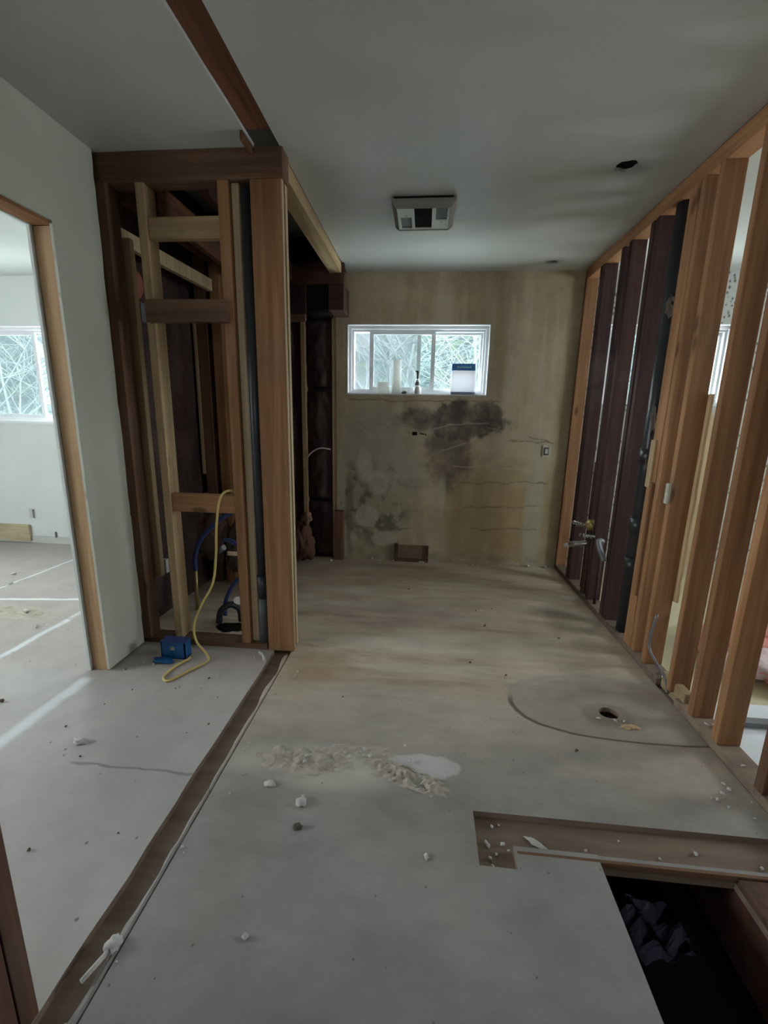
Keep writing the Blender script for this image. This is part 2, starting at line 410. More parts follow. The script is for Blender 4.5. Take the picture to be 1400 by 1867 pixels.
def world_loc(o):
    l = o.location.copy()
    while o.parent is not None: o = o.parent; l = l+o.location
    return l
def tag(o, label, cat, group=None, kind=None):
    o['label'] = label; o['category'] = cat
    if group: o['group'] = group
    if kind: o['kind'] = kind
    return o
def thing(name, loc, label, cat, group=None):
    o = bpy.data.objects.new(name, None); COL.objects.link(o); o.location = loc; o.empty_display_size = .05
    return tag(o, label, cat, group)
def struct(name, bm, mat, label=None, parent=None):
    o = obj(name, bm, mat, parent, world=parent is None)
    if parent is None: o['kind'] = 'structure'
    if label: o['label'] = label; o['category'] = name.split('_')[0]
    return o
def wall_with_hole(bm, x0, x1, y0, y1, z0, z1, h):      # a wall in the xz plane with one opening
    a, b, c, d = h
    bx(bm, x0, a, y0, y1, z0, z1); bx(bm, b, x1, y0, y1, z0, z1)
    bx(bm, a, b, y0, y1, z0, c); bx(bm, a, b, y0, y1, d, z1)
def wall_with_hole_y(bm, x0, x1, y0, y1, z0, z1, h):    # a wall in the yz plane
    a, b, c, d = h
    bx(bm, x0, x1, y0, a, z0, z1); bx(bm, x0, x1, b, y1, z0, z1)
    bx(bm, x0, x1, a, b, z0, c); bx(bm, x0, x1, a, b, d, z1)

# ------------------------------------------------------------------ the setting
YB, XR, XL = 3.82, 1.206, -0.79
# back (exterior) wall, in stretches with their own finish
bm = bmesh.new(); wall_with_hole(bm, -.772, 1.25, YB, 3.98, 0, 2.75, WB)
struct('wall_back', bm, M_back, 'stained bathroom drywall around the small sliding window')
bm = bmesh.new(); wall_with_hole(bm, -5.5, -1.70, YB, 3.98, -.2, 2.75, WL)
struct('wall_back_left_room', bm, M_room, 'pale painted wall with window seen through the left doorway')
bm = bmesh.new(); wall_with_hole(bm, 1.25, 4.5, YB, 3.98, -.2, 2.75, WR)
struct('wall_back_right_room', bm, M_wpaper, 'speckled wallpapered wall seen between the right studs')
bm = bmesh.new(); bx(bm, -1.70, -.772, 3.93, 3.98, -.2, 2.75)
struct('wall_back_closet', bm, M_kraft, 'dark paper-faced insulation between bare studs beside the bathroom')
# left wall of the hall: short stub and header over the doorway
def ragged_stub():
    """drywall sheet at x=-1.543 from the doorway jamb to a torn edge at the framing"""
    bm = bmesh.new(); n = 46; P = []
    for i in range(n+1):
        z = .012+(H-.012)*i/n
        e = 2.112+.012*mn.noise(Vector((0, 0, z*4)))+.006*mn.noise(Vector((3, 0, z*17)))
        if .62 < z < .70: e += .016
        if .2 < z < .42: e += .012
        P.append((z, 1.835+.003*mn.noise(Vector((7, 0, z*15))), e))
    fr, bk = [], []
    for z, a, b in P:
        fr.append((bm.verts.new((-1.543, a, z)), bm.verts.new((-1.543, b, z))))
        bk.append((bm.verts.new((-1.556, a, z)), bm.verts.new((-1.556, b, z))))
    for i in range(n):
        bm.faces.new((fr[i][0], fr[i][1], fr[i+1][1], fr[i+1][0])); bm.faces.new((bk[i][0], bk[i+1][0], bk[i+1][1], bk[i][1]))
        bm.faces.new((fr[i][0], fr[i+1][0], bk[i+1][0], bk[i][0])); bm.faces.new((fr[i][1], bk[i][1], bk[i+1][1], fr[i+1][1]))
    bm.faces.new((fr[0][0], bk[0][0], bk[0][1], fr[0][1])); bm.faces.new((fr[-1][0], fr[-1][1], bk[-1][1], bk[-1][0]))
    return bm
struct('wall_left', ragged_stub(), M_hall, 'narrow painted drywall strip between left doorway and open framing')
bm = bmesh.new(); bx(bm, -1.556, -1.543, -2.4, 1.835, 2.045, H)
bx(bm, -1.556, -1.543, -2.4, .55, 0, 2.045)
struct('wall_left_header', bm, M_hall, 'painted drywall above the left doorway')
bm = bmesh.new(); bx(bm, -1.655, -1.642, 1.83, 2.14, 0, H); bx(bm, -1.655, -1.642, -2.4, 1.83, 2.03, H); bx(bm, -1.655, -1.642, -2.4, .55, 0, 2.03)
bx(bm, -1.70, -1.68, 2.14, 3.82, 0, H)
struct('wall_left_room_side', bm, M_room)
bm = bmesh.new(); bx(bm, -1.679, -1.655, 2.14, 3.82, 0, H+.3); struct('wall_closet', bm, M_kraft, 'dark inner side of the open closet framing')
# far rooms' outer walls with the out-of-frame windows
bm = bmesh.new(); wall_with_hole_y(bm, -5.55, -5.4, -2.5, 3.98, -.2, 2.75, (-.4, 1.2, .95, 2.05)); struct('wall_left_outer', bm, M_room)
bm = bmesh.new(); wall_with_hole_y(bm, 4.4, 4.55, -2.5, 3.98, -.2, 2.75, (1.5, 2.5, 1.0, 1.9)); struct('wall_right_outer', bm, M_wpaper)
bm = bmesh.new(); wall_with_hole(bm, -5.5, 4.5, -2.5, -2.35, -.2, 2.75, (-.15, .35, 1.1, 1.5)); struct('wall_front', bm, M_dull)  # unseen opening added behind the camera to let in fill light
bm = bmesh.new(); bx(bm, 1.21, 1.30, -2.4, .9, 0, H); struct('wall_right', bm, M_dull)
bm = bmesh.new(); bx(bm, -5.6, 4.6, -2.6, 3.98, 2.75, 2.85); struct('roof', bm, M_dull)
# ceilings
def holed_sheet(bm, x0, x1, y0, y1, z0, z1, holes, seg=28, pad=.08):
    """slab with ragged round holes (cx, cy, rx, ry, seed); holes must have disjoint y ranges"""
    holes = sorted(holes, key=lambda h: h[1]); y = y0
    for (cx, cy_, rx, ry, sd) in holes:
        a, b, c, d = cx-rx-pad, cx+rx+pad, cy_-ry-pad, cy_+ry+pad
        b = min(b, x1-.001); d = min(d, y1-.001)
        bx(bm, x0, x1, y, c, z0, z1); bx(bm, x0, a, c, d, z0, z1); bx(bm, b, x1, c, d, z0, z1)
        inn, out = [], []
        for k in range(seg):
            t = 2*math.pi*k/seg; ct, st = math.cos(t), math.sin(t)
            j = 1+.28*sd*mn.noise(Vector((ct*1.7+cx*9, st*1.7+cy_, sd)))
            inn.append((cx+rx*ct*j, cy_+ry*st*j))
            # nearest border point
            tx = ((b-cx)/ct if ct > 0 else (a-cx)/ct) if abs(ct) > 1e-6 else 1e9
            ty = ((d-cy_)/st if st > 0 else (c-cy_)/st) if abs(st) > 1e-6 else 1e9
            m = min(tx, ty); out.append([cx+ct*m, cy_+st*m])
        for (X, Y) in ((a, c), (a, d), (b, c), (b, d)):
            k = min(range(seg), key=lambda q: (out[q][0]-X)**2+(out[q][1]-Y)**2); out[k] = [X, Y]
        V = [[bm.verts.new((p[0], p[1], z)) for p in L] for z in (z0, z1) for L in (inn, out)]
        for k in range(seg):
            q = (k+1) % seg
            bm.faces.new((V[0][k], V[1][k], V[1][q], V[0][q])); bm.faces.new((V[2][k], V[2][q], V[3][q], V[3][k]))
            bm.faces.new((V[0][k], V[0][q], V[2][q], V[2][k]))
        y = d
    bx(bm, x0, x1, y, y1, z0, z1)
bm = bmesh.new(); holed_sheet(bm, -.68, 1.207, -2.4, YB, H, H+.014, [(.883, 2.376, .050, .045, 1.2), (.90, 3.63, .045, .030, 1.2)])
struct('ceiling', bm, M_ceil, 'painted bathroom ceiling with torn fixture holes')
def ragged_sheet(x0, x1, y0, y1, z0, z1, amp):
    """a sheet whose +x edge is broken off a little unevenly"""
    bm = bmesh.new(); n = 60; T = []
    for i in range(n+1):
        y = y0+(y1-y0)*i/n; e = x1+amp*(mn.noise(Vector((y*5, 1, 3)))+.5*mn.noise(Vector((y*16, 4, 3))))
        T.append([bm.verts.new(p) for p in ((x0, y, z0), (e, y, z0), (e, y, z1), (x0, y, z1))])
    for a, b in zip(T, T[1:]):
        for k in range(4): bm.faces.new((a[k], a[(k+1) % 4], b[(k+1) % 4], b[k]))
    bm.faces.new(T[0]); bm.faces.new(T[-1][::-1]); return bm
struct('ceiling_hall', ragged_sheet(-1.56, -.795, -2.4, 2.15, H, H+.014, .006), M_ceil, 'hall ceiling left of the long slot')
bm = bmesh.new(); bx(bm, -5.45, -1.64, -2.4, YB, H, H+.014); struct('ceiling_left_room', bm, M_room)
bm = bmesh.new(); bx(bm, 1.29, 4.45, -2.4, YB, H, H+.014); struct('ceiling_right_room', bm, M_room)

# floors: upper layer (25 mm boards) laid over the old plank layer
bm = bmesh.new()
T = -.022
bx(bm, -.692, .211, -2.4, 1.229, T, 0); bx(bm, .211, .572, -2.4, 1.047, T, 0); bx(bm, .322, .572, 1.047, 1.118, T, 0)
bx(bm, .572, 1.206, 1.096, 1.118, T, -.004); bx(bm, .955, 1.206, -2.4, .0, T, 0)
holed_sheet(bm, -.692, 1.206, 1.229, 1.99, T, 0, [(.880, 1.803, .044, .038, .35)], pad=.06)
bx(bm, -.692, 1.206, 1.99, YB, T, 0); bx(bm, -1.0, -.692, 2.24, YB, T, 0)
struct('floor', bm, M_floor, 'dusty stained bathroom subfloor with cut recess and hole')
fh = struct('floor_hall', ragged_sheet(-1.66, -.79, -2.4, 2.225, T, 0, .006), M_hfloor, 'pale underlayment of hall and left room')
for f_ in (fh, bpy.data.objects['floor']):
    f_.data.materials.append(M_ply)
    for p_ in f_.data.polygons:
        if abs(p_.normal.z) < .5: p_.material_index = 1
bm = bmesh.new(); bx(bm, -5.45, -1.6605, -2.4, YB, T, 0); struct('floor_left_room', bm, M_hfloor)
bm = bmesh.new(); bx(bm, -1.655, -1.0, 2.225, YB, T, 0); struct('floor_closet', bm, M_floor)
bm = bmesh.new(); bx(bm, 1.296, 4.45, -2.4, YB, T, 0); struct('floor_right_room', bm, M_vinyl, 'yellowish sheet floor of the next room')
# old planks underneath (with the hole through them)
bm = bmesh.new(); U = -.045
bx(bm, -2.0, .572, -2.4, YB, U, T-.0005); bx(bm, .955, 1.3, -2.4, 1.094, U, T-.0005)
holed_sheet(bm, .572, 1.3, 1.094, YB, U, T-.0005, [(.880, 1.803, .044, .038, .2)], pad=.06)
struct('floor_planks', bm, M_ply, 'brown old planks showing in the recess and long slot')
bm = bmesh.new(); bx(bm, -3, 3, -3, 3.98, -.85, -.8); struct('floor_crawl_space', bm, M_soil)
bm = bmesh.new()
for (a, b, c, d) in ((-3, 3, -3, -2.9), (-3, 3, 3.9, 3.98), (-3, -2.9, -3, 3.98), (2.9, 3, -3, 3.98)): bx(bm, a, b, c, d, -.85, -.025)
struct('wall_foundation', bm, M_soil)
# pale ledge beside the long slot
def ledge():
    bm = bmesh.new(); n = 80; T2 = []
    for i in range(n+1):
        y = -.5+2.6*i/n; e = -.714+.014*(mn.noise(Vector((y*7, 2, 1)))+.9*mn.noise(Vector((y*31, 9, 1))))
        zt = -.002+.004*mn.noise(Vector((y*13, 0, 8)))
        T2.append([bm.verts.new(p) for p in ((e-.006, y, T), (e, y, zt-.004), (-.705, y, zt+.001), (-.698, y, zt-.001), (-.698, y, T))])
    for a, b in zip(T2, T2[1:]):
        for k in range(5): bm.faces.new((a[k], a[(k+1) % 5], b[(k+1) % 5], b[k]))
    bm.faces.new(T2[0]); bm.faces.new(T2[-1][::-1]); return bm
tag(obj('floor_edge_strip', ledge(), M_floor, world=True), 'broken plaster ledge between the long floor slot and the crack', 'floor strip')['kind'] = 'structure'

# ------------------------------------------------------------------ windows
def window(name, w, label, stile_l, stile_r, openx, screen_side='L'):
    x0, x1, z0, z1 = w; r = bpy.data.objects.new(name, None); COL.objects.link(r); r.location = ((x0+x1)/2, 3.9, z0)
    r['kind'] = 'structure'; r['label'] = label; r['category'] = 'window'
    # lining boards of the opening and the frame
    bm = bmesh.new(); t = .006
    bx(bm, x0, x1, 3.817, 3.885, z0, z0+t); bx(bm, x0, x1, 3.817, 3.885, z1-t, z1)
    bx(bm, x0, x0+t, 3.817, 3.885, z0, z1); bx(bm, x1-t, x1, 3.817, 3.885, z0, z1)
    obj('window_lining', bm, M_white, r)
    bm = bmesh.new(); f = .045
    for a in (0, 1):
        g = f*(1-.45*a); ya, yb = (3.87, 3.90) if a == 0 else (3.90, 3.975)
        g = .028 if a == 0 else .045
        bx(bm, x0, x0+g, ya, yb, z0, z1); bx(bm, x1-g, x1, ya, yb, z0, z1)
        bx(bm, x0+g, x1-g, ya, yb, z0, z0+g); bx(bm, x0+g, x1-g, ya, yb, z1-g, z1)
    obj('window_frame', bm, M_white, r)
    def sash(a, b, y, wd, zb=.03):
        bm = bmesh.new()
        c, d = z0+zb, z1-.03
        bx(bm, a, a+wd, y, y+.022, c, d); bx(bm, b-wd, b, y, y+.022, c, d)
        bx(bm, a+wd, b-wd, y, y+.022, c, c+.035); bx(bm, a+wd, b-wd, y, y+.022, d-.035, d)
        s_ = obj('window_sash', bm, M_white, r)
        bm = bmesh.new(); bx(bm, a+wd, b-wd, y+.009, y+.013, c+.035, d-.035)
        obj('pane', bm, M_glass, s_)
        return s_
    s1 = sash(openx, stile_r, 3.905, .034)          # sliding sash in front
    sash(stile_l, x1-.03, 3.935, .034, .026)         # fixed sash behind
    bm = box(openx+.004, openx+.016, 3.892, 3.906, (z0+z1)/2-.05, (z0+z1)/2+.02, .003); obj('latch', bm, M_white, s1)
    bm = bmesh.new(); bx(bm, x0+.046, stile_l+.02, 3.962, 3.964, z0+.046, z1-.046); obj('insect_screen', bm, M_screen, r)
    return r
window('window_1', WB, 'white vinyl sliding window in the stained back wall', -.09, .065, -.496)
window('window_2', WL, 'white sliding window in left room, seen through the doorway', -3.66, -3.60, -4.20)
window('window_3', WR, 'window of the right room glimpsed between the studs', 1.88, 1.93, 1.47)
# sill line under window
bm = bmesh.new(); bx(bm, WB[0]-.012, WB[1]+.004, 3.812, 3.885, WB[2]-.009, WB[2]-.0005); o = obj('trim_1', bm, M_gypedge, world=True); o['kind'] = 'structure'
bm = bmesh.new(); bx(bm, WL[0]-.03, WL[1]+.03, 3.805, 3.885, WL[2]-.022, WL[2]-.0005); o = obj('trim_2', bm, M_white, world=True); o['kind'] = 'structure'

# ------------------------------------------------------------------ right stud wall
def member(name, x0, x1, y0, y1, z0, z1, mat, label, cat='stud', group=None, bev=.003):
    return tag(obj(name, box(x0, x1, y0, y1, z0, z1, bev), mat), label, cat, group)
X0, X1 = XR, XR+.09
PT, PB = .026, 2.366     # stud foot / head heights
def rstud(y0, y1, mat, label, name='wall_stud', x0=X0, x1=X1, z0=.038):
    return member(name, x0, x1, y0, y1, z0, PB, mat, label, 'stud', 'studs of the stripped right wall')
rstud(3.772, 3.810, M_stud, 'orange wood stud standing tight against the stained back wall on the right')
rstud(3.467, 3.505, M_dark, 'dark stained stud, rear one of the farthest dark pair, behind the shower valve')
rstud(3.422, 3.460, M_dark, 'dark stained stud, front one of the farthest dark pair, next to the orange corner stud')
rstud(3.125, 3.163, M_dark, 'dark stained stud, rear of the middle dark pair, right behind the valve')
rstud(3.020, 3.058, M_dark, 'dark stained stud, front of the middle dark pair, left of the pipe elbow')
rstud(2.760, 2.798, M_dark, 'dark stained stud just behind the pipe elbow, rear of the pair')
rstud(2.702, 2.740, M_dark, 'dark stained stud closest to the black drain stack')
rstud(2.352, 2.433, M_stud, 'thick doubled tan-orange post just in front of the black drain stack')
rstud(2.308, 2.346, M_stud, 'orange stud nailed against the thick post beside the drain stack')
rstud(2.187, 2.222, M_stud, 'wide orange stud with torn drywall scrap, left of the bright gap with patterned wall')
rstud(1.940, 1.972, M_stud, 'pinkish orange stud standing on the pale loose block')
rstud(1.765, 1.801, M_stud, 'brown-orange stud with full-width foot, left of the pink insulation gap')
rstud(1.602, 1.640, M_stud, 'orange stud right of the gap that shows pink insulation')
rstud(1.365, 1.403, M_brown, 'dark brown stud at the right edge, nearest the camera')  # brown wood, darker than the orange studs beside it
member('top_plate', X0, X1, .9, 3.812, PB, H-.002, M_stud_y, 'long orange top plate along the ceiling over the right studs', 'plate')
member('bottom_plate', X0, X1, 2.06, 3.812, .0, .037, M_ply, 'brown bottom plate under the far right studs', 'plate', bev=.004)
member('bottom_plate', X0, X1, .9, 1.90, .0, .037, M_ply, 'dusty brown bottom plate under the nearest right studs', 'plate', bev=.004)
bm = box(1.225, 1.262, 1.86, 2.05, .0, .085, .004)
tag(obj('wood_block', bm, M_tan_y), 'pale wood block lying at foot of the pinkish stud', 'block')
# torn drywall still on the back of the wall
def torn(x0, y0, y1, z0, z1, amp, seed):
    bm = bmesh.new(); n = 40; T2 = []
    for i in range(n+1):
        z = z0+(z1-z0)*i/n; e = y0+amp*(mn.noise(Vector((z*6, seed, 0)))+.6*mn.noise(Vector((z*19, seed, 5))))
        T2.append([bm.verts.new(p) for p in ((x0, e, z), (x0, y1, z), (x0+.012, y1, z), (x0+.012, e, z))])
    for a, b in zip(T2, T2[1:]):
        for k in range(4): bm.faces.new((a[k], a[(k+1) % 4], b[(k+1) % 4], b[k]))
    bm.faces.new(T2[0]); bm.faces.new(T2[-1][::-1]); return bm
tag(obj('drywall_remnant', torn(X1+.001, 2.165, 2.205, .40, 1.42, .008, 2.), M_tan), 'ragged drywall strip behind the wide orange stud', 'drywall scrap')
# nailed strip on the thick post
tag(obj('wood_strip', box(1.192, 1.205, 2.352, 2.372, .35, .98, .003), M_stud), 'thin reddish strip nailed to edge of the thick post', 'strip')
tag(obj('wood_strip', box(1.194, 1.205, 2.385, 2.43, .95, 1.2, .003), M_tan), 'short tan shim nailed high on edge of the thick post', 'strip')
# drain stack
st = thing('drain_stack', (1.265, 2.568, 0), 'black plastic drain stack rising among the right studs', 'pipe')
obj('pipe', TB([(1.265, 2.568, .038), (1.265, 2.568, 2.365)], .044, 28), M_abs, st)
for z in (.42, .66, 1.06): obj('coupling', TB([(1.265, 2.568, z), (1.265, 2.568, z+.085)], .051, 28), M_abs, st)
# torn insulation blobs clinging to the stack
def clump(c, r, n=3, seed=0., flat=.6, rough=.5):
    bm = bmesh.new(); bmesh.ops.create_icosphere(bm, subdivisions=n, radius=1)
    for v in bm.verts:
        d = 1+rough*mn.noise(v.co*1.6+Vector((seed, 0, 0)))+rough*.5*mn.noise(v.co*4+Vector((0, seed, 0)))
        v.co = Vector((v.co.x*r[0]*d, v.co.y*r[1]*d, v.co.z*r[2]*d))+Vector(c)
    for f in bm.faces: f.smooth = True
    return bm
M_fluff = plain('old_foam', (.15, .12, .10), .9, .1, var=.3, bump=.6)
for i, (z, rr, lab) in enumerate(((1.88, (.02, .022, .055), 'upper'), (1.30, (.016, .016, .08), 'middle'), (1.06, (.016, .018, .05), 'lowest'))):
    tag(obj('foam_blob', clump((1.240, 2.533, z), tuple(.8*q for q in rr), 3, i*3.1, rough=.9), M_fluff), lab+' pale foam smear on the front of the black drain stack', 'foam')
# shower valve with its stub and cross handles
v = thing('shower_valve', (1.215, 3.24, .40), 'old nickel mixing valve with stub outlet between far right studs', 'valve')
obj('outlet_stub', TB([(1.24, 3.13, .43), (1.15, 3.20, .40), (1.12, 3.23, .385)], [.020, .022, .024], 16), M_chrome, v)
obj('threaded_tip', TB([(1.12, 3.23, .385), (1.095, 3.25, .372), (1.085, 3.257, .366)], [.016, .015, .012], 14), M_white, v)
obj('valve_body', clump((1.20, 3.10, .57), (.035, .04, .04), 3, 5, rough=.15), M_brass, v)
obj('riser', TB([(1.215, 3.10, .05), (1.215, 3.10, .60)], .011, 10), M_dark, v)
hb = bmesh.new(); tube(hb, [(1.13, 3.26, .552), (1.20, 3.12, .548)], .008, 10)
for k in range(5): tube(hb, [(1.135+.012*k, 3.25-.024*k, .552), (1.139+.012*k, 3.242-.024*k, .552)], .014, 10)
obj('handle_stem', hb, M_chrome, v)
hb = bmesh.new(); tube(hb, [(1.12, 3.08, .50), (1.21, 3.02, .505)], .008, 10)
for k in range(4): tube(hb, [(1.125+.02*k, 3.077-.013*k, .501), (1.134+.02*k, 3.071-.013*k, .501)], .015, 10)
obj('handle_stem', hb, M_chrome, v)
e = thing('pipe_elbow', (1.2, 2.85, .40), 'grey bent pipe elbow poking out left of the drain stack', 'pipe')
obj('elbow', TB(spline([(1.235, 2.95, .49), (1.20, 2.93, .50), (1.175, 2.83, .465), (1.175, 2.78, .44), (1.18, 2.765, .41)], 6), .019, 16), M_galv, e)
obj('riser', TB([(1.235, 2.955, .037), (1.235, 2.955, .50)], .011, 10), M_dark, e)
tag(obj('copper_pipe', TB([(1.25, 3.27, .038), (1.25, 3.27, 1.0)], .009, 10), M_brown), 'thin dark pipe rising between the far dark stud pairs', 'pipe')
# cable and valve by the plate gap
tag(obj('grey_cable', TB(spline([(1.222, 2.17, .33), (1.205, 2.165, .16), (1.215, 2.10, .10), (1.225, 2.02, .06), (1.215, 1.97, .012)], 8), .007, 8), M_galv),
    'short grey cable hanging at foot of the wide orange stud', 'cable')
tag(obj('pipe_fitting', clump((1.255, 1.99+.09, .03), (.028, .03, .024), 3, 2.2, rough=.5), M_chrome), 'small dull metal fitting on floor beside the grey cable', 'fitting')
tag(obj('plug_box', box(1.188, 1.205, 2.19, 2.215, .90, 1.0, .004), M_gypedge), 'small torn plaster scrap stuck on the wide orange stud', 'scrap')

# ------------------------------------------------------------------ right room contents
pile = thing('insulation_pile', (1.85, 2.45, 0), 'crumpled pink fibreglass insulation pile on yellow floor of right room', 'insulation')
for i, (c, r, m) in enumerate((((1.78, 2.38, .09), (.22, .16, .09), M_pink), ((2.05, 2.5, .1), (.26, .2, .12), M_pink), ((1.72, 2.22, .07), (.17, .11, .07), M_foil), ((1.95, 2.1, .06), (.2, .14, .08), M_pink))):
    obj('batt', clump(c, r, 4, i*4.7+1, rough=.55), m, pile)
def sheet(x0, x1, y0, y1, z, amp, seed, th=.002):
    bm = bmesh.new(); n = 14; G = []
    for s_ in (0, 1):
        G.append([[bm.verts.new((x0+(x1-x0)*i/n, y0+(y1-y0)*j/n, z+s_*th+amp*max(0, .5+mn.noise(Vector((i*.35, j*.35, seed)))))) for i in range(n+1)] for j in range(n+1)])
    for j in range(n):
        for i in range(n):
            a, b = G[0], G[1]
            bm.faces.new((a[j][i], a[j+1][i], a[j+1][i+1], a[j][i+1])); bm.faces.new((b[j][i], b[j][i+1], b[j+1][i+1], b[j+1][i]))
    rim = [(0, i) for i in range(n)]+[(j, n) for j in range(n)]+[(n, n-i) for i in range(n)]+[(n-j, 0) for j in range(n)]
    for k in range(len(rim)):
        (j0, i0), (j1, i1) = rim[k], rim[(k+1) % len(rim)]
        bm.faces.new((G[0][j0][i0], G[0][j1][i1], G[1][j1][i1], G[1][j0][i0]))
    return bm
tag(obj('paper_sheet', sheet(1.32, 2.3, 1.30, 1.93, .001, .012, 2.), M_paper), 'crumpled white paper sheet on floor behind the nearest right studs', 'paper')
tag(obj('dark_batten', box(1.33, 2.3, 1.76, 1.80, .016, .034, .003), M_galv), 'dark narrow batten lying across the white paper sheet', 'batten')

# ------------------------------------------------------------------ ceiling slot, beam, framing
member('ceiling_plate', -.83, -.64, -2.3, 2.05, H+.015, H+.05, M_brown_y, 'long reddish brown plate exposed in the ceiling slot', 'plate')
member('ceiling_shim', -.812, -.80, 2.02, 2.13, H-.035, H+.012, M_brown_y, 'dark splinter hanging at ceiling slot end by the tall post', 'splinter')
member('top_plate', -.775, -.682, 2.23, 3.58, 2.366, H, M_tan_y, 'pale top plate running back from the tall post under ceiling edge', 'plate')
# front framing of the plumbing chase, face at y=2.135
F = 2.135
member('top_plate', -1.60, -.668, F-.002, F+.088, 2.318, 2.439, M_brown_x, 'brown top plate across the open closet framing', 'plate')
member('bottom_plate', -1.56, -.83, F, F+.09, 0.0005, .035, M_brown_x, 'dusty brown bottom plate of the closet framing', 'plate')
def cstud(x0, x1, y0, y1, z0, z1, mat, label, name='wall_stud'):
    return member(name, x0, x1, y0, y1, z0, z1, mat, label, 'stud', 'framing of the open closet wall')
cstud(-1.585, -1.50, F-.02, F+.07, .036, 2.317, M_brown, 'dark brown corner post against the torn left drywall edge')
cstud(-1.366, -1.325, F, F+.09, .036, 2.317, M_tan, 'tan knotty stud standing left of the blue plastic box')
cstud(-.975, -.925, F, F+.09, .036, 2.317, M_stud, 'narrow orange stud left of black vent pipe')
cstud(-.922, -.888, F+.03, F+.11, .036, 2.317, M_pale, 'greyish pale stud squeezed between orange stud and vent pipe')
sl = cstud(-1.535, -1.470, 2.215, 2.25, .37, 2.12, M_tan, 'pale hanging lath that ends above floor beside corner post', 'hanging_lath')
# tall post at the end of the removed wall
p = thing('wall_post', (-.75, F+.03, 0), 'tall orange post at the corner between hall and bathroom', 'post')
obj('front_board', box(-.822, -.680, F, F+.026, .0, 2.317, .003), M_stud, p)
obj('rear_stud', box(-.815, -.681, F+.043, F+.08, .0, 2.317, .002), M_stud, p)
for (a, b) in ((.0, .30), (1.20, 1.48), (2.05, 2.317)):
    obj('spacer', box(-.80, -.684, F+.026, F+.043, a, b), M_tan, p)
for (y0, y1) in ((F+.002, F+.024), (F+.045, F+.076)):
    obj('edge_lath', box(-.6795, -.674, y0, y1, .02, 2.315, .001), M_pale, p)
# black vent pipe by the post
vp = thing('vent_pipe', (-.852, F+.035, 0), 'black plastic vent pipe standing left of tall orange post', 'pipe')
obj('pipe', TB([(-.853, F+.032, .30), (-.853, F+.032, 2.30)], .0275, 24), M_abs, vp)
obj('coupling', TB([(-.853, F+.032, .33), (-.853, F+.032, .43)], .0305, 24), M_abs, vp)
obj('lower_pipe', TB([(-.858, F+.032, .01), (-.854, F+.032, .33)], .0265, 24), plain('grey_plastic_pipe', (.09, .10, .11), .4, .4, var=.3), vp)
# blocking
member('blocking', -1.324, -.976, F+.01, F+.048, 2.085, 2.178, M_tan_x, 'light upper crosspiece nailed between tan and orange closet studs', 'blocking')
member('blocking', -1.324, -.976, F+.01, F+.048, .775, .872, M_stud_x, 'lower crosspiece with yellow cable looped over it', 'blocking')
member('crosspiece', -1.345, -.945, F-.040, F-.001, 1.712, 1.812, M_brown_x, 'brown board nailed across the front of the closet studs', 'board')
# boards running back inside the closet
def beam(name, a, b, w, h, mat, label):
    """horizontal timber from a to b (centre line), width w, height h"""
    a, b = Vector(a), Vector(b); d = (b-a).normalized(); s_ = d.cross(Vector((0, 0, 1))).normalized()*w/2; u = Vector((0, 0, h/2))
    bm = bmesh.new(); V = [bm.verts.new(p_+i*s_+j*u) for p_ in (a, b) for (i, j) in ((-1, -1), (1, -1), (1, 1), (-1, 1))]
    for f in ((0, 1, 2, 3), (7, 6, 5, 4), (0, 4, 5, 1), (1, 5, 6, 2), (2, 6, 7, 3), (3, 7, 4, 0)): bm.faces.new([V[i] for i in f])
    bmesh.ops.bevel(bm, geom=bm.edges[:], offset=.002, segments=1, affect='EDGES')
    return tag(obj(name, bm, mat), label, 'beam')
beam('side_rail', (-1.548, 2.25, 2.142), (-1.49, 3.07, 2.142), .036, .075, M_pale, 'pale rail running back from the corner post inside closet')
beam('ceiling_joist', (-1.30, 2.23, 2.27), (-1.30, 3.9, 2.27), .04, .14, M_brown_y, 'tan joist running back above the upper closet crosspiece')
beam('ceiling_joist', (-1.50, 2.23, 2.34), (-1.46, 3.9, 2.34), .04, .12, M_brown_y, 'joist running back at top left of the closet framing')
beam('ceiling_joist', (-1.09, 2.23, 2.38), (-1.09, 3.9, 2.38), .04, .14, M_dark_x, 'dark joist running back close to the vent pipe top')
# rear partition of the chase
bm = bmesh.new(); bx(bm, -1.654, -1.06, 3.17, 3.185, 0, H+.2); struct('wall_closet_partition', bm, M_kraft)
def rear(x0, x1, y0, y1, z0, z1, mat, label): return member('rear_stud', x0, x1, y0, y1, z0, z1, mat, label, 'stud', 'rear framing inside the closet')
rear(-1.613, -1.535, 3.08, 3.168, 0, 2.42, M_brown, 'greyish brown stud with pale edge inside closet rear')
tag(obj('pale_edge_strip', box(-1.636, -1.615, 3.075, 3.09, .85, 2.0, .002), M_pale), 'thin pale strip along the left edge of a rear closet stud', 'strip')
rear(-1.50, -1.43, 3.08, 3.168, 0, 2.42, M_stud, 'reddish stud at closet rear seen left of the orange stud')
rear(-1.14, -1.06, 3.08, 3.168, 0, 2.42, M_dark, 'dark stud ending the closet rear partition')
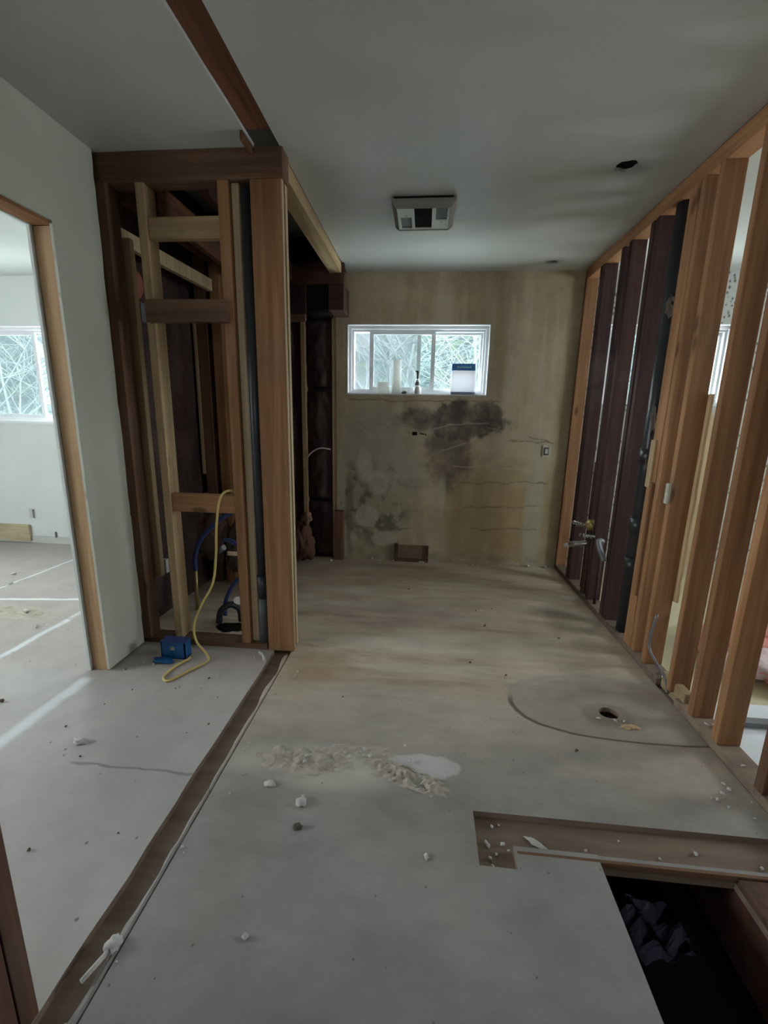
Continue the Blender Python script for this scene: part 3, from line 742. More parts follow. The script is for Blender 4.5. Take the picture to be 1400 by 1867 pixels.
# back closet bay: bare exterior studs
def ext(x0, x1, mat, label): return member('exterior_stud', x0, x1, 3.83, 3.92, .0, 2.5, mat, label, 'stud', 'bare studs of the outer wall')
ext(-1.085, -1.047, M_tan, 'tan stud standing between dark insulation bays behind the tall post')
ext(-.812, -.774, M_tan, 'tan stud at the left end of the stained back wall')
ext(-1.49, -1.452, M_brown, 'brown stud at the far rear left of closet')
for (a, b, z0, z1, lab, sd) in ((-1.045, -.814, .56, 1.50, 'upper dark paper-faced insulation batt left of the stained wall', 3.), (-1.045, -.814, .02, .52, 'lower dark insulation batt near floor left of the stained wall', 5.),
                             (-1.045, -.814, 1.54, 2.08, 'top dark insulation batt left of the small window', 8.), (-1.448, -1.088, .02, 2.3, 'dark insulation batt behind the tall post', 6.)):
    bm = bmesh.new(); nx, nz = 10, 26; G = []
    for s_ in (0, 1):
        G.append([[bm.verts.new((a+(b-a)*i/nx, 3.925-(0 if s_ else (.04+.045*math.sin(math.pi*i/nx)+.03*mn.noise(Vector((i*.4, j*.35, sd))))), z0+(z1-z0)*j/nz)) for i in range(nx+1)] for j in range(nz+1)])
    for j in range(nz):
        for i in range(nx):
            bm.faces.new((G[0][j][i], G[0][j][i+1], G[0][j+1][i+1], G[0][j+1][i])).smooth = True
            bm.faces.new((G[1][j][i], G[1][j+1][i], G[1][j+1][i+1], G[1][j][i+1]))
    rim = [(0, i) for i in range(nx)]+[(j, nx) for j in range(nz)]+[(nz, nx-i) for i in range(nx)]+[(nz-j, 0) for j in range(nz)]
    for k in range(len(rim)):
        (j0, i0), (j1, i1) = rim[k], rim[(k+1) % len(rim)]
        bm.faces.new((G[0][j0][i0], G[0][j1][i1], G[1][j1][i1], G[1][j0][i0]))
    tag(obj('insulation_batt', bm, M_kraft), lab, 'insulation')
tag(obj('torn_paper_edge', TB(spline([(-1.04, 3.83, .93), (-1.0, 3.82, .97), (-.95, 3.82, 1.0), (-.90, 3.825, 1.01), (-.83, 3.83, 1.0)], 6), .007, 6), M_foil), 'pinkish torn paper edge across the dark insulation', 'paper')
# crumpled insulation lump at the foot
tag(obj('insulation_lump', clump((-1.03, 3.60, .20), (.085, .07, .19), 4, 9.3, rough=.5), plain('brown_paper', (.16, .085, .06), .9, .1, var=.3, bump=.6)), 'brown crumpled insulation lump standing behind tall post', 'insulation')
tag(obj('cardboard_piece', clump((-.985, 3.56, .43), (.045, .03, .06), 3, 2.3, rough=.4), plain('peach_paper', (.34, .2, .14), .9, .1, var=.2)), 'peach coloured scrap on top of the brown insulation lump', 'scrap')
# soffit framing at the far left ceiling corner
sf = thing('soffit_frame', (-.92, 3.6, 2.09), 'dark red wooden box frame under ceiling left of the window', 'frame')
obj('header', box(-1.45, -.662, 3.58, 3.62, 2.29, 2.439, .003), M_dark_x, sf)
obj('end_block', box(-.785, -.662, 3.58, 3.815, 2.10, 2.289, .004), M_dark_x, sf)
obj('cross_block', box(-1.20, -.965, 3.58, 3.615, 2.075, 2.289, .003), M_dark, sf)
obj('ledger', box(-1.45, -.972, 3.58, 3.62, 2.02, 2.074, .003), M_brown_x, sf)
tag(obj('duct_opening', box(-.963, -.79, 3.60, 3.80, 2.085, 2.285, .004), M_black), 'black square duct end inside the dark red frame', 'duct')
member('base_block', -.782, -.702, 3.73, 3.818, .002, .455, M_brown, 'brown short block at foot of the stained wall left end', 'block')
tag(obj('white_plug', clump((-.80, 3.68, .012), (.014, .012, .012), 2, 4., rough=.2), M_gyp), 'tiny white lump on floor beside brown base block', 'scrap')
# jamb stud of the left doorway and its header
jb = thing('doorway_frame', (-1.6, 1.86, 0), 'rough wooden frame of the left doorway', 'door frame')
obj('jamb_stud', box(-1.640, -1.558, 1.845, 1.883, .0, 2.03, .003), wood('jamb_pine', (.50, .33, .185), (.37, .225, .12), 'z'), jb)
obj('header', box(-1.640, -1.558, .55, 1.883, 2.032, 2.075, .003), M_stud_y, jb)
obj('jamb_stud', box(-1.640, -1.558, .55, .588, .0, 2.03, .003), M_stud, jb)
tag(obj('drywall_remnant', torn(-1.556+.0005, 1.836, 1.845, .02, 2.0, .004, 3.), M_gypedge), 'pale broken drywall edge along the left doorway jamb', 'drywall scrap')
# near left wall end
nl = thing('wall_end_post', (-.84, .56, 0), 'dark brown post at the near left edge of the view', 'post')
obj('stud', box(-.88, -.79, .582, .62, .0, 2.44, .003), M_umber, nl)
obj('stud', box(-.88, -.79, .540, .578, .0, 2.44, .003), M_umber, nl)
obj('stud', box(-.88, -.79, .497, .536, .0, 2.44, .003), M_umber, nl)
bm = bmesh.new(); bx(bm, -.88, -.79, -2.35, .495, 0, H); struct('wall_hall', bm, M_brown)

# ------------------------------------------------------------------ chase contents
tag(obj('yellow_cable', TB(spline([(-.955, 2.26, .70), (-.975, 2.20, .86), (-1.00, 2.13, .900), (-1.035, 2.10, .86), (-1.06, 2.095, .72), (-1.075, 2.095, .55), (-1.10, 2.09, .40),
    (-1.17, 2.08, .27), (-1.205, 2.06, .17), (-1.185, 2.03, .09), (-1.12, 2.01, .025), (-1.10, 1.975, .006), (-1.15, 1.88, .006), (-1.19, 1.80, .006), (-1.215, 1.785, .006), (-1.245, 1.82, .006), (-1.24, 1.90, .006), (-1.20, 1.99, .01)], 8), .0062, 10), M_yel),
    'yellow electrical cable looped over lower crosspiece and trailing on the floor', 'cable')
pex = thing('water_tube', (-1.5, 2.58, 0), 'blue plastic water tube curving up from a floor stub, left', 'pipe')
obj('tube', TB(spline([(-1.47, 2.58, .28), (-1.46, 2.57, .38), (-1.40, 2.55, .50), (-1.28, 2.52, .62), (-1.16, 2.50, .70), (-1.06, 2.48, .74)], 8), .014, 12), M_pex, pex)
obj('floor_stub', TB([(-1.475, 2.58, .0), (-1.47, 2.58, .29)], .011, 12), M_brass, pex)
px2 = thing('water_tube', (-1.22, 2.49, 0), 'blue plastic water tube rising by the drain hole, right', 'pipe')
obj('tube', TB(spline([(-1.235, 2.48, .02), (-1.225, 2.48, .12), (-1.16, 2.46, .24), (-1.06, 2.44, .34)], 8), .013, 12), M_pex, px2)
fv = thing('supply_fitting', (-1.15, 2.42, .45), 'small grey water fitting with pale tag behind the yellow cable', 'fitting')
obj('tee', TB(spline([(-1.19, 2.38, .49), (-1.15, 2.36, .52), (-1.05, 2.30, .57), (-.965, 2.235, .61)], 4), .013, 10), M_pex, fv)
obj('cap', TB([(-1.20, 2.385, .485), (-1.16, 2.365, .515)], .017, 12), M_galv, fv)
obj('tag', box(-1.155, -1.085, 2.395, 2.40, .455, .48), M_pale, fv)
fv.children[-1].rotation_euler = (0, math.radians(38), 0)
dr = thing('closet_drain', (-1.17, 2.38, 0), 'black drain trap with pale cap in a floor hole of the closet', 'drain')
obj('trap', TB(spline([(-1.24, 2.40, .01), (-1.22, 2.40, .09), (-1.16, 2.41, .13), (-1.11, 2.42, .10), (-1.10, 2.42, .02)], 5), .02, 14), M_abs, dr)
obj('cap', TB([(-1.15, 2.46, .10), (-1.12, 2.43, .15)], .028, 16), M_gyp, dr)
tag(obj('floor_hole', clump((-1.15, 2.36, -.002), (.10, .06, .008), 3, 1.2, rough=.3), M_black), 'dark broken hole in closet floor around the drain trap', 'hole')
bbx = thing('junction_box', (-1.30, 2.0, 0), 'blue plastic electrical box leaning on the floor by closet plate', 'box')
bm = bmesh.new(); bx(bm, -1.36, -1.225, 1.985, 1.991, .0, .095); bx(bm, -1.36, -1.354, 1.985, 2.045, .0, .095); bx(bm, -1.231, -1.225, 1.985, 2.045, .0, .095); bx(bm, -1.36, -1.225, 1.985, 2.045, .0, .006)
obj('shell', bm, M_blue, bbx)
obj('rim', box(-1.362, -1.223, 1.983, 2.047, .0955, .0985), M_pex, bbx)
bm = bmesh.new(); bx(bm, -1.306, -1.282, 1.9825, 1.9845, .050, .053); bx(bm, -1.306, -1.282, 1.9825, 1.9845, .068, .071); bx(bm, -1.306, -1.303, 1.9825, 1.9845, .050, .071); bx(bm, -1.285, -1.282, 1.9825, 1.9845, .050, .071)
bx(bm, -1.299, -1.289, 1.9825, 1.9845, .057, .064)
obj('pale_mark', bm, M_gyp, bbx)
tag(obj('blue_scrap', clump((-1.33, 1.955, .008), (.05, .03, .008), 3, 7., rough=.5), M_blue), 'flat blue plastic scrap in front of the blue box', 'scrap')
tag(obj('switch_box', box(-1.641, -1.575, 2.42, 2.49, 1.78, 1.88, .004), M_galv), 'grey metal switch box high inside the closet at left', 'electrical box')
tag(obj('red_cap', clump((-1.612, 2.45, 1.98), (.03, .05, .075), 3, 2., rough=.15), plain('red_brown_cap', (.33, .12, .08), .7, .2)), 'reddish rounded cap high in the dark closet corner', 'cap')
tag(obj('white_outlet', box(-1.641, -1.60, 2.47, 2.50, .29, .38, .003), M_gyp), 'small white outlet low in the closet beside hanging lath', 'outlet')
tag(obj('insulation_lump', clump((-1.62, 3.02, .42), (.16, .05, .22), 4, 3.3, rough=.55), plain('grey_brown_batt', (.14, .09, .075), .95, .1, var=.4, bump=.6)), 'brownish crumpled insulation inside the closet behind the blue tube', 'insulation')
tag(obj('insulation_lump', clump((-1.33, 3.02, .28), (.12, .05, .20), 4, 6.3, rough=.55), plain('grey_batt', (.13, .10, .085), .95, .1, var=.4, bump=.6)), 'grey crumpled insulation at closet rear near the drain', 'insulation')

# ------------------------------------------------------------------ ceiling fan grille
fan = thing('exhaust_fan', (-.052, 2.76, 2.39), 'square white exhaust fan cover on the bathroom ceiling', 'fan')
zt, zb = 2.425, 2.388
bm = bmesh.new()
fx0, fx1, fy0, fy1 = -.222, .120, 2.590, 2.925; ix0, ix1, iy0, iy1 = -.197, .095, 2.620, 2.900
def frust(bm, o, i, z0, z1, z2):
    """sloped rim: outer loop at z1 (ceiling), inner loop at z0"""
    O = [bm.verts.new((x, y, z1)) for x, y in ((o[0], o[2]), (o[1], o[2]), (o[1], o[3]), (o[0], o[3]))]
    O2 = [bm.verts.new((x, y, z1-.010)) for x, y in ((o[0], o[2]), (o[1], o[2]), (o[1], o[3]), (o[0], o[3]))]
    I = [bm.verts.new((x, y, z0)) for x, y in ((i[0], i[2]), (i[1], i[2]), (i[1], i[3]), (i[0], i[3]))]
    J = [bm.verts.new((x, y, z2)) for x, y in ((i[0]+.004, i[2]+.004), (i[1]-.004, i[2]+.004), (i[1]-.004, i[3]-.004), (i[0]+.004, i[3]-.004))]
    for k in range(4):
        q = (k+1) % 4
        bm.faces.new((O[k], O[q], O2[q], O2[k])); bm.faces.new((O2[k], O2[q], I[q], I[k])); bm.faces.new((I[k], I[q], J[q], J[k]))
frust(bm, (fx0, fx1, fy0, fy1), (ix0, ix1, iy0, iy1), zb, zt, zb+.012)
obj('cover_frame', bm, plain('dusty_shaded_vinyl', (.30, .28, .255), .6, .3, var=.1), fan)  # grey-brown holds the rim's shade as well as its dust
obj('housing', box(fx0+.012, fx1-.012, fy0+.012, fy1-.012, zt-.004, H-.0005), M_black, fan)
# panel inside the frame with its openings
bm = bmesh.new(); z0, z1 = zb+.006, zb+.012
xs = [ix0+.002, -.180, -.118, -.102, -.004, .018, .080, ix1-.002]; ys = [iy0+.002, 2.632, 2.70, 2.74, 2.78, 2.885, iy1-.002]
def cut(a, b, c, d):
    m = ((a+b)/2, (c+d)/2)
    if -.102 < m[0] < -.004 and 2.632 < m[1] < 2.885: return True
    if -.180 < m[0] < -.118 and 2.74 < m[1] < 2.885: return True
    if .018 < m[0] < .080 and 2.632 < m[1] < 2.78: return True
    return False
for a, b in zip(xs, xs[1:]):
    for c, d in zip(ys, ys[1:]):
        if not cut(a, b, c, d): bx(bm, a, b, c, d, z0, z1)
obj('panel', bm, plain('greenish_white_plastic', (.66, .74, .68), .4, .4), fan)
obj('grille', box(-.101, -.005, 2.633, 2.884, zb+.013, zb+.020), M_black, fan)
for (a, b, c, d) in ((-.179, -.119, 2.741, 2.884), (.019, .079, 2.633, 2.779)):
    obj('lamp_recess', box(a, b, c, d, zb+.014, zb+.02), plain('grey_plastic', (.16, .19, .17), .5, .3), fan)
obj('pull_post', TB([(-.148, 2.715, zb+.004), (-.148, 2.715, zb+.014)], .004, 8), M_galv, fan)
obj('pull_post', TB([(.050, 2.80, zb+.004), (.050, 2.80, zb+.014)], .004, 8), M_galv, fan)
# fixture boxes in the torn holes
for (x, y, lab) in ((.883, 2.376, 'rusty round box inside the nearer torn ceiling hole'), (.90, 3.63, 'rusty round box inside the ceiling hole by the back wall')):
    tag(obj('ceiling_box', TB([(x, y, H+.016), (x, y, H+.06)], .075, 20), M_black), lab, 'electrical box')

# ------------------------------------------------------------------ back wall details
tag(obj('wall_cavity', box(-.102, -.062, 3.816, 3.8195, 1.142, 1.172), M_black), 'small black square cut in the wall under window', 'hole')
for (x, z, r, w_) in ((-.028, 1.158, .006, 'nearest on its right'), (-.01, 1.155, .007, 'second on its right'), (.012, 1.15, .006, 'farthest on its right'), (-.13, 1.165, .005, 'lone one on its left')):
    tag(obj('screw_hole', TB([(x, 3.8165, z), (x, 3.8195, z)], r, 10), M_black), 'dark screw hole by the black square cut, '+w_, 'hole', 'screw holes under the window')
ol = thing('wall_outlet', (1.04, 3.82, .99), 'white wall outlet on the stained wall near right corner', 'outlet')
obj('plate', box(1.008, 1.07, 3.812, 3.8195, .985, 1.08, .003), M_gypedge, ol)
obj('receptacle', box(1.02, 1.058, 3.808, 3.812, 1.0, 1.065, .002), M_dirtchip, ol)
obj('socket_face', box(1.027, 1.051, 3.805, 3.808, 1.013, 1.053, .001), M_gyp, ol)
vb = thing('floor_register_frame', (-.08, 3.8, 0), 'dark rusty rectangular vent frame at the bottom of stained wall', 'vent')
bm = bmesh.new(); bx(bm, -.235, -.20, 3.79, 3.8185, .015, .16); bx(bm, .045, .078, 3.80, 3.8185, .03, .15); bx(bm, -.235, .078, 3.775, 3.8185, .001, .022)
obj('frame', bm, wood('rusty_wood', (.12, .065, .04), (.06, .03, .02), 'x'), vb)
obj('back_panel', box(-.2, .045, 3.812, 3.8185, .022, .15), plain('stained_recess', (.20, .15, .10), .9, .1, var=.4), vb)

# things on the window sill (sill top z = WB[2] + .006)
sz = WB[2]+.0065
tag(obj('paper_roll', TB([(-.372, 3.848, sz), (-.372, 3.848, sz+.092)], [.056, .054], 28), M_roll), 'short cream roll standing on the window sill', 'roll')
cn = thing('paper_towel_roll', (-.255, 3.848, sz), 'tall narrow white roll standing on the window sill', 'roll')
obj('roll', TB([(-.255, 3.848, sz), (-.255, 3.848, sz+.275)], .038, 28), M_roll, cn)
obj('core', TB([(-.255, 3.848, sz+.2752), (-.255, 3.848, sz+.279)], .018, 16), M_pale, cn)
bt = thing('small_bottle', (-.07, 3.846, sz), 'small glass bottle with dark neck on white jar on the sill', 'bottle')
obj('stand', TB([(-.075, 3.846, sz), (-.075, 3.846, sz+.055)], [.035, .032], 20), M_white, bt)
obj('body', TB(spline([(-.075, 3.846, sz+.055), (-.075, 3.846, sz+.075), (-.075, 3.846, sz+.11), (-.075, 3.846, sz+.125)], 3), [.016, .019, .021, .022, .022, .022, .021, .018, .014, .010], 18), M_white, bt)
obj('label', TB([(-.075, 3.846, sz+.072), (-.075, 3.846, sz+.10)], .0225, 18), M_galv, bt)
obj('neck', TB([(-.075, 3.846, sz+.125), (-.075, 3.846, sz+.165)], .006, 12), M_black, bt)
obj('nozzle', TB([(-.075, 3.846, sz+.165), (-.075, 3.846, sz+.185), (-.095, 3.846, sz+.19)], [.008, .008, .005], 12), M_black, bt)
tag(obj('dark_lump', clump((-.185, 3.846, sz+.012), (.022, .014, .014), 3, 1.7, rough=.6), M_dirtchip), 'small dark crumb between tall roll and bottle', 'scrap')
bg_ = thing('paper_bag', (.308, 3.848, sz), 'blue-topped white bag standing at right on the window sill', 'bag')
def bag(z0, z1, w0, w1, d0, d1, seed):
    bm = bmesh.new(); n = 12; k = 20; R = []
    for j in range(n+1):
        t = j/n; z = z0+(z1-z0)*t; w = w0+(w1-w0)*t; d = d0+(d1-d0)*t; ring = []
        for i in range(k):
            a = 2*math.pi*i/k; c_, s_ = math.cos(a), math.sin(a)
            X = w*(abs(c_)**.35)*(1 if c_ > 0 else -1); Y = d*(abs(s_)**.35)*(1 if s_ > 0 else -1)
            q = .003*mn.noise(Vector((X*30, Y*30, z*20+seed)))
            ring.append(bm.verts.new((.308+X+q, 3.848+Y+q, z)))
        R.append(ring)
    for a, b in zip(R, R[1:]):
        for i in range(k): bm.faces.new((a[i], a[(i+1) % k], b[(i+1) % k], b[i]))
    bm.faces.new(R[0][::-1]); bm.faces.new(R[-1]); return bm
obj('bag_body', bag(sz, sz+.195, .104, .100, .028, .024, 1.), M_bag, bg_)
obj('blue_top', bag(sz+.195, sz+.252, .101, .097, .025, .008, 2.), plain('blue_print', (.06, .20, .48), .5, .3), bg_)
def lettering():
    bm = bmesh.new(); random.seed(3); x = .25
    while x < .365:
        w = random.uniform(.006, .013)
        bx(bm, x, x+w, 3.8215, 3.8235, sz+.214, sz+.214+random.uniform(.012, .018)); x += w+.004
    return bm
lt = obj('pale_lettering', lettering(), plain('pale_print', (.35, .62, .75), .5, .3), bg_)
obj('base_band', bag(sz, sz+.022, .1045, .104, .0285, .028, 1.), plain('grey_blue_print', (.25, .28, .38), .6, .3), bg_)

# left room details
bo = tag(obj('base_board', box(-4.6, -3.855, 3.79, 3.819, .02, .185, .004), wood('weathered_board', (.60, .52, .36), (.42, .34, .22), 'x')), 'weathered tan board leaning at the foot of left room wall', 'board')
lo_ = thing('wall_outlet', (-3.81, 3.82, .26), 'open electrical outlet on the pale wall of left room', 'outlet')
obj('plate', box(-3.845, -3.79, 3.812, 3.8195, .25, .345, .002), M_gyp, lo_); obj('socket', box(-3.805, -3.792, 3.809, 3.812, .255, .34), M_galv, lo_)
tag(obj('drywall_tear', box(-3.60, -3.585, 3.81, 3.8195, .06, .12), M_galv), 'dark scratch low on the left room wall beside the board', 'tear')
bm = bmesh.new(); bx(bm, -3.85, -2.1, 3.812, 3.8195, .0, .07)
o = obj('baseboard_left_room', bm, M_gyp, world=True); o['kind'] = 'structure'

# ------------------------------------------------------------------ recess, hole, crawl space
for i, x in enumerate((.50, .96)):
    member('floor_joist', x, x+.04, -2.3, 3.8, -.26, -.046, M_dark_x, ('floor joist along left side of the dark floor hole', 'floor joist along right side of the dark floor hole')[i], 'joist')
tag(obj('plastic_sheet', sheet(.76, 1.12, 1.36, 1.56, -.795, .12, 5.), plain('bluish_plastic_film', (.13, .14, .21), .5, .4, var=.4, sc=9, bump=.3)), 'crumpled bluish plastic sheet down in the crawl space', 'plastic')
tag(obj('plywood_strip', box(.33, 1.205, 1.094, 1.104, -.020, .0005, .002), M_brown_x), 'pale plywood edge between recess and dark floor hole', 'strip')
member('hole_side_board', .956, 1.20, -.2, 1.09, -.021, -.004, M_umber, 'reddish brown plank right of dark floor hole', 'plank')
tag(obj('floor_gap', box(.74, .975, 1.106, 1.122, -.0215, -.012, .003), M_black), 'black slit at the near edge of the recess', 'gap')

# adhesive residue on the floor
def residue(cx, cy_, rx, ry, h, seed, nx=70, ny=36, ang=0.):
    bm = bmesh.new(); G = []
    for j in range(ny+1):
        row = []
        for i in range(nx+1):
            a, b = (i/nx*2-1), (j/ny*2-1); x, y = cx+a*rx*math.cos(ang)-b*ry*math.sin(ang), cy_+b*ry*math.cos(ang)+a*rx*math.sin(ang)
            e = 1-(a*a+b*b)**.5+.35*mn.noise(Vector((a*2.5, b*2.5, seed)))
            q = mn.noise(Vector((x*16, y*26, seed)))+.7*mn.noise(Vector((x*50, y*70, seed)))
            z = h*max(0, min(1, e*2.5))*(.4+1.3*q+.8*abs(mn.noise(Vector((x*9+y*22, y*60, seed+3)))))
            if e < .03: z = -.004
            row.append(bm.verts.new((x, y, z)))
        G.append(row)
    for j in range(ny):
        for i in range(nx):
            bm.faces.new((G[j][i], G[j][i+1], G[j+1][i+1], G[j+1][i]))
    bmesh.ops.delete(bm, geom=[f for f in bm.faces if max(v_.co.z for v_ in f.verts) < -.003], context='FACES')
    for v_ in [v_ for v_ in bm.verts if not v_.link_faces]: bm.verts.remove(v_)
    r = bmesh.ops.extrude_face_region(bm, geom=bm.faces[:])
    for v_ in r['geom']:
        if isinstance(v_, bmesh.types.BMVert): v_.co.z = min(v_.co.z-.004, -.004)
    return bm
M_res = plain('dried_adhesive', (.46, .415, .35), .85, .15, var=.28, sc=32, bump=.5)
for (a, b, c, d, h, s_, an, lab) in ((-.40, 1.385, .20, .075, .011, 1., .05, 'broad crusty adhesive patch on the floor beside the crack'), (-.02, 1.345, .17, .05, .016, 4., -.35, 'ridged diagonal adhesive crust in middle of the floor'),
                               (-.20, 1.45, .16, .03, .007, 7., .0, 'thin adhesive streak behind the crusty patches')):
    tag(obj('adhesive_residue', residue(a, b, c, d, h, s_, ang=an), M_res, world=True), lab, 'adhesive', kind='stuff')
tag(obj('adhesive_residue', residue(-2.7, 2.38, .40, .09, .008, 9.), plain('yellowish_adhesive', (.46, .43, .35), .9, .1, var=.3, sc=20), world=True), 'yellowish adhesive crust on the left room floor', 'adhesive', kind='stuff')

# ------------------------------------------------------------------ loose debris
def chip(name, c, s_, mat, label, cat, group=None, seed=0., sub=2):
    return tag(obj(name, clump((c[0], c[1], c[2]+s_[2]*.75), s_, sub, seed, rough=.55), mat), label, cat, group)
chip('crumpled_paper', (-1.315, 1.365, 0), (.032, .012, .010), M_gyp, 'crumpled white paper twist alone on the hall floor', 'paper', seed=3., sub=3)
chip('plaster_chunk', (-.37, 1.19, 0), (.018, .014, .010), M_gyp, 'rough white plaster chunk in front of the adhesive patches', 'debris', seed=1., sub=3)
chip('plaster_chunk', (-.50, 1.255, 0), (.020, .015, .006), M_gyp, 'flat pale plaster chip left of the rough chunk', 'debris', seed=2.)
chip('dark_crumb', (-.355, 1.105, 0), (.016, .01, .008), M_dirtchip, 'dark crumb pair just in front of plaster chunk', 'debris', seed=6.)
chip('plaster_curl', (.055, 1.055, 0), (.007, .011, .004), M_gyp, 'small pale curl on bare grey floor left of the recess', 'debris', seed=8.)
chip('plaster_chunk', (-.40, .80, 0), (.008, .007, .006), M_gyp, 'single white pebble on near bare floor', 'debris', seed=11.)
o = chip('wood_sliver', (.40, 1.15, T), (.034, .010, .006), M_gyp, 'white stick lying in the floor recess', 'debris', seed=4.); o.rotation_euler = (0, 0, -.6)
chip('round_cap', (-.712, .748, -.003), (.018, .018, .012), M_gyp, 'rounded white knob lying in the long slot, near end', 'debris', seed=.3, sub=3)
tag(obj('wood_sliver', TB([(-.716, .735, .006), (-.738, .675, .004)], .006, 7), M_gyp), 'long white splinter lying along the slot below the rounded knob', 'debris')
chip('plaster_chunk', (-.722, .60, T), (.014, .018, .008), M_gyp, 'pale lump in the slot nearest the camera', 'debris', seed=5.)
tag(obj('curved_chip', TB(spline([(-.86, 2.09, .012), (-.825, 2.06, .01), (-.80, 2.01, .008)], 5), .008, 8), M_gyp), 'curved pale shell-like chip at foot of the vent pipe', 'debris')
tag(obj('drain_rubble', clump((.93, 1.715, .003), (.042, .014, .007), 3, 6., rough=.7), M_tan), 'tan broken rubble in front of the round drain hole', 'debris')
tag(obj('drain_flange', TB([(.88, 1.803, -.30), (.88, 1.803, -.024)], .041, 24), M_black), 'black pipe inside the round toilet drain hole', 'pipe')

random.seed(11)
P1 = obj('plaster_crumb', clump((0, 0, .004), (.008, .006, .005), 2, 1.), M_gyp)
P2 = obj('plaster_crumb', clump((0, 0, .003), (.010, .005, .004), 2, 4.), M_gyp)
P3 = obj('dark_crumb', clump((0, 0, .003), (.007, .005, .004), 2, 9.), M_dirtchip)
ORD = ('first second third fourth fifth sixth seventh eighth ninth tenth eleventh twelfth thirteenth fourteenth fifteenth sixteenth').split()
def scatter(src, n, x0, x1, y0, y1, z, label, group, smin=.35, smax=1.0, avoid=None, axis=1, origin='the camera'):
    C = []
    for k in range(n):
        for _ in range(20):
            x, y = random.uniform(x0, x1), random.uniform(y0, y1)
            if avoid is None or not avoid(x, y): break
        c = src.copy(); COL.objects.link(c); c.location = (x, y, z+.001); c.rotation_euler = (0, 0, random.uniform(0, 6.28))
        s_ = random.uniform(smin, smax); c.scale = (s_, s_, s_); C.append(c)
    C.sort(key=lambda o_: o_.location[axis])
    for k, c in enumerate(C): tag(c, label+', '+ORD[k]+' from '+origin, 'crumb', group)
scatter(P1, 14, -.70, -.60, .7, 1.95, 0, 'tiny pale crumb along the floor crack', 'crumbs along the crack')
scatter(P2, 10, -1.5, -.85, 1.8, 2.10, 0, 'pale flake in front of closet framing', 'flakes before the closet')
scatter(P3, 14, -1.5, -.85, .8, 1.9, 0, 'small dark crumb on the hall floor', 'dark crumbs on the hall floor')
scatter(P1, 12, -.45, .15, 1.2, 1.5, 0.004, 'pale plaster crumb on the adhesive patches', 'crumbs on the adhesive')
scatter(P1, 9, .23, .32, 1.06, 1.21, T, 'pale crumb inside the left end of the floor recess', 'crumbs in the recess corner')
scatter(P1, 6, .45, 1.15, 1.14, 1.20, T, 'pale crumb along the long part of floor recess', 'crumbs in the long recess')
scatter(P1, 9, 1.05, 1.19, 1.25, 1.5, 0, 'pale crumb in near right floor corner', 'crumbs by the right plate', .4, 1.)
scatter(P2, 6, .77, .98, 1.70, 1.76, 0, 'pale crumb around the toilet drain hole', 'crumbs round the drain', .4, 1.)
scatter(P2, 8, 1.22, 1.29, 1.4, 2.0, .04, 'plaster flake on the bottom plate of the right wall', 'flakes on the right plate', .5, 1.1, lambda x, y: (1.59 < y < 1.65) or (1.75 < y < 1.82) or y > 1.85)
scatter(P2, 10, -3.4, -1.8, 1.6, 3.5, 0, 'pale flake on the left room floor', 'flakes in the left room', 1., 2.5)
scatter(P3, 8, -3.4, -1.8, 1.3, 3.5, 0, 'dark crumb on the left room floor', 'dark crumbs in the left room', 1., 2.)
scatter(P2, 16, -.55, 1.15, 3.74, 3.80, 0, 'plaster flake at foot of stained back wall', 'flakes along the back wall', .8, 2.2, axis=0, origin='the left')
scatter(P3, 9, -.4, .9, 1.4, 3.3, 0, 'tiny dark crumb on the bathroom floor', 'dark crumbs on the bathroom floor', .6, 1.3)
for o in (P1, P2, P3): bpy.data.objects.remove(o)

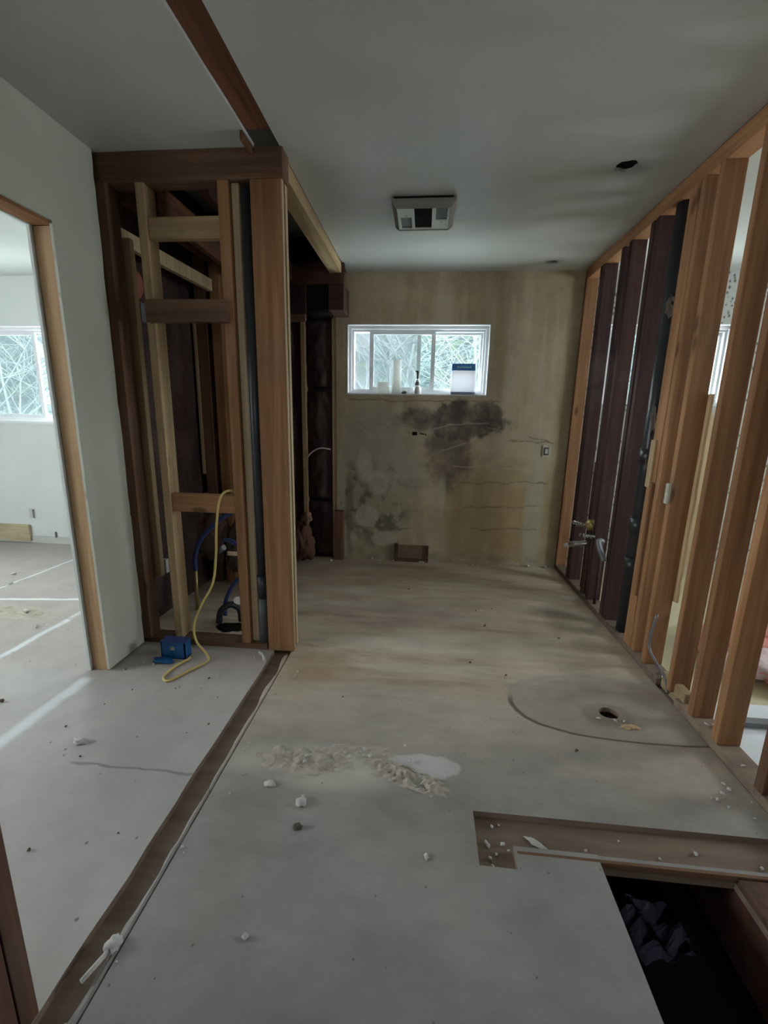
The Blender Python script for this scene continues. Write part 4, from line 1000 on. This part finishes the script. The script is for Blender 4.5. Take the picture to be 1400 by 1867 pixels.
# ------------------------------------------------------------------ outdoors
def hill():
    bm = bmesh.new(); nx, ny = 70, 34; G = []
    for j in range(ny+1):
        G.append([]); t = j/ny
        for i in range(nx+1):
            x = -26+52*i/nx; y = 6.6+15*t
            z = -.8+7.2*max(0, t-.03)**1.05+.5*mn.noise(Vector((x*.3, y*.3, 0)))+.25*mn.noise(Vector((x*1.3, y*1.3, 2)))
            G[-1].append(bm.verts.new((x, y, z)))
    for j in range(ny):
        for i in range(nx): bm.faces.new((G[j][i], G[j][i+1], G[j+1][i+1], G[j+1][i])).smooth = True
    return bm
o = obj('ground_outside', hill(), M_hill, world=True); o['kind'] = 'structure'
bm = bmesh.new(); bx(bm, -9, 7, 3.99, 7.0, -.62, -.55); o = obj('ground_bounce_slab', bm, plain('pale_bounce_ground', (.78, .78, .75), .9, .1, var=.15), world=True); o['kind'] = 'structure'  # unseen pale slab added to throw sky light up onto the ceilings
def tree(x, y, z, h, seed, label):
    random.seed(seed); bm = bmesh.new()
    def grow(p, d, l, r, depth):
        n = 5; pts = [p]; q = p.copy(); dd = d.copy()
        for k in range(n):
            dd = (dd+Vector((random.uniform(-.22, .22), random.uniform(-.22, .22), random.uniform(-.1, .16)))).normalized()
            q = q+dd*l/n; pts.append(q.copy())
        tube(bm, pts, [r*(1-.5*k/n) for k in range(n+1)], 4, cap=False)
        if depth > 0:
            for k in range(random.randint(5, 7)):
                b = pts[random.randint(1, n)]
                a = random.uniform(0, 6.28); s_ = (dd*.5+Vector((math.cos(a), math.sin(a)*.6, random.uniform(-.2, .6)))).normalized()
                grow(b, s_, l*random.uniform(.4, .65), r*.5, depth-1)
    grow(Vector((x, y, z)), Vector((random.uniform(-.2, .2), 0, 1)).normalized(), h, .024+.004*h, 3)
    return tag(obj('bare_tree', bm, M_bark), label, 'tree', 'bare trees outside the windows')
TR = [(-.9, 7.2, 3.2, 'left pane of the bathroom window'), (-.35, 8.5, 4, 'middle pane of the bathroom window'), (.35, 7.6, 3.4, 'right pane of the bathroom window'), (1.0, 8.6, 4, 'right edge of the bathroom window'),
      (-1.6, 9.5, 4, 'left frame of the bathroom window'), (2.6, 7.6, 3.4, 'left part of the right room window'), (3.6, 8.3, 3.6, 'middle of the right room window'), (4.6, 8.2, 3.6, 'right part of the right room window'),
      (-6.0, 7.0, 3.2, 'middle of the left room window'), (-7.0, 7.6, 3.6, 'left sash of the left room window'), (-5.2, 7.2, 3.4, 'right sash of the left room window'), (-8.2, 8.5, 4, 'far left beyond the left room window')]
for i, (x, y, h, w_) in enumerate(TR):
    tree(x, y, -.6, h, 40+i, 'pale leafless tree outside, behind the '+w_)
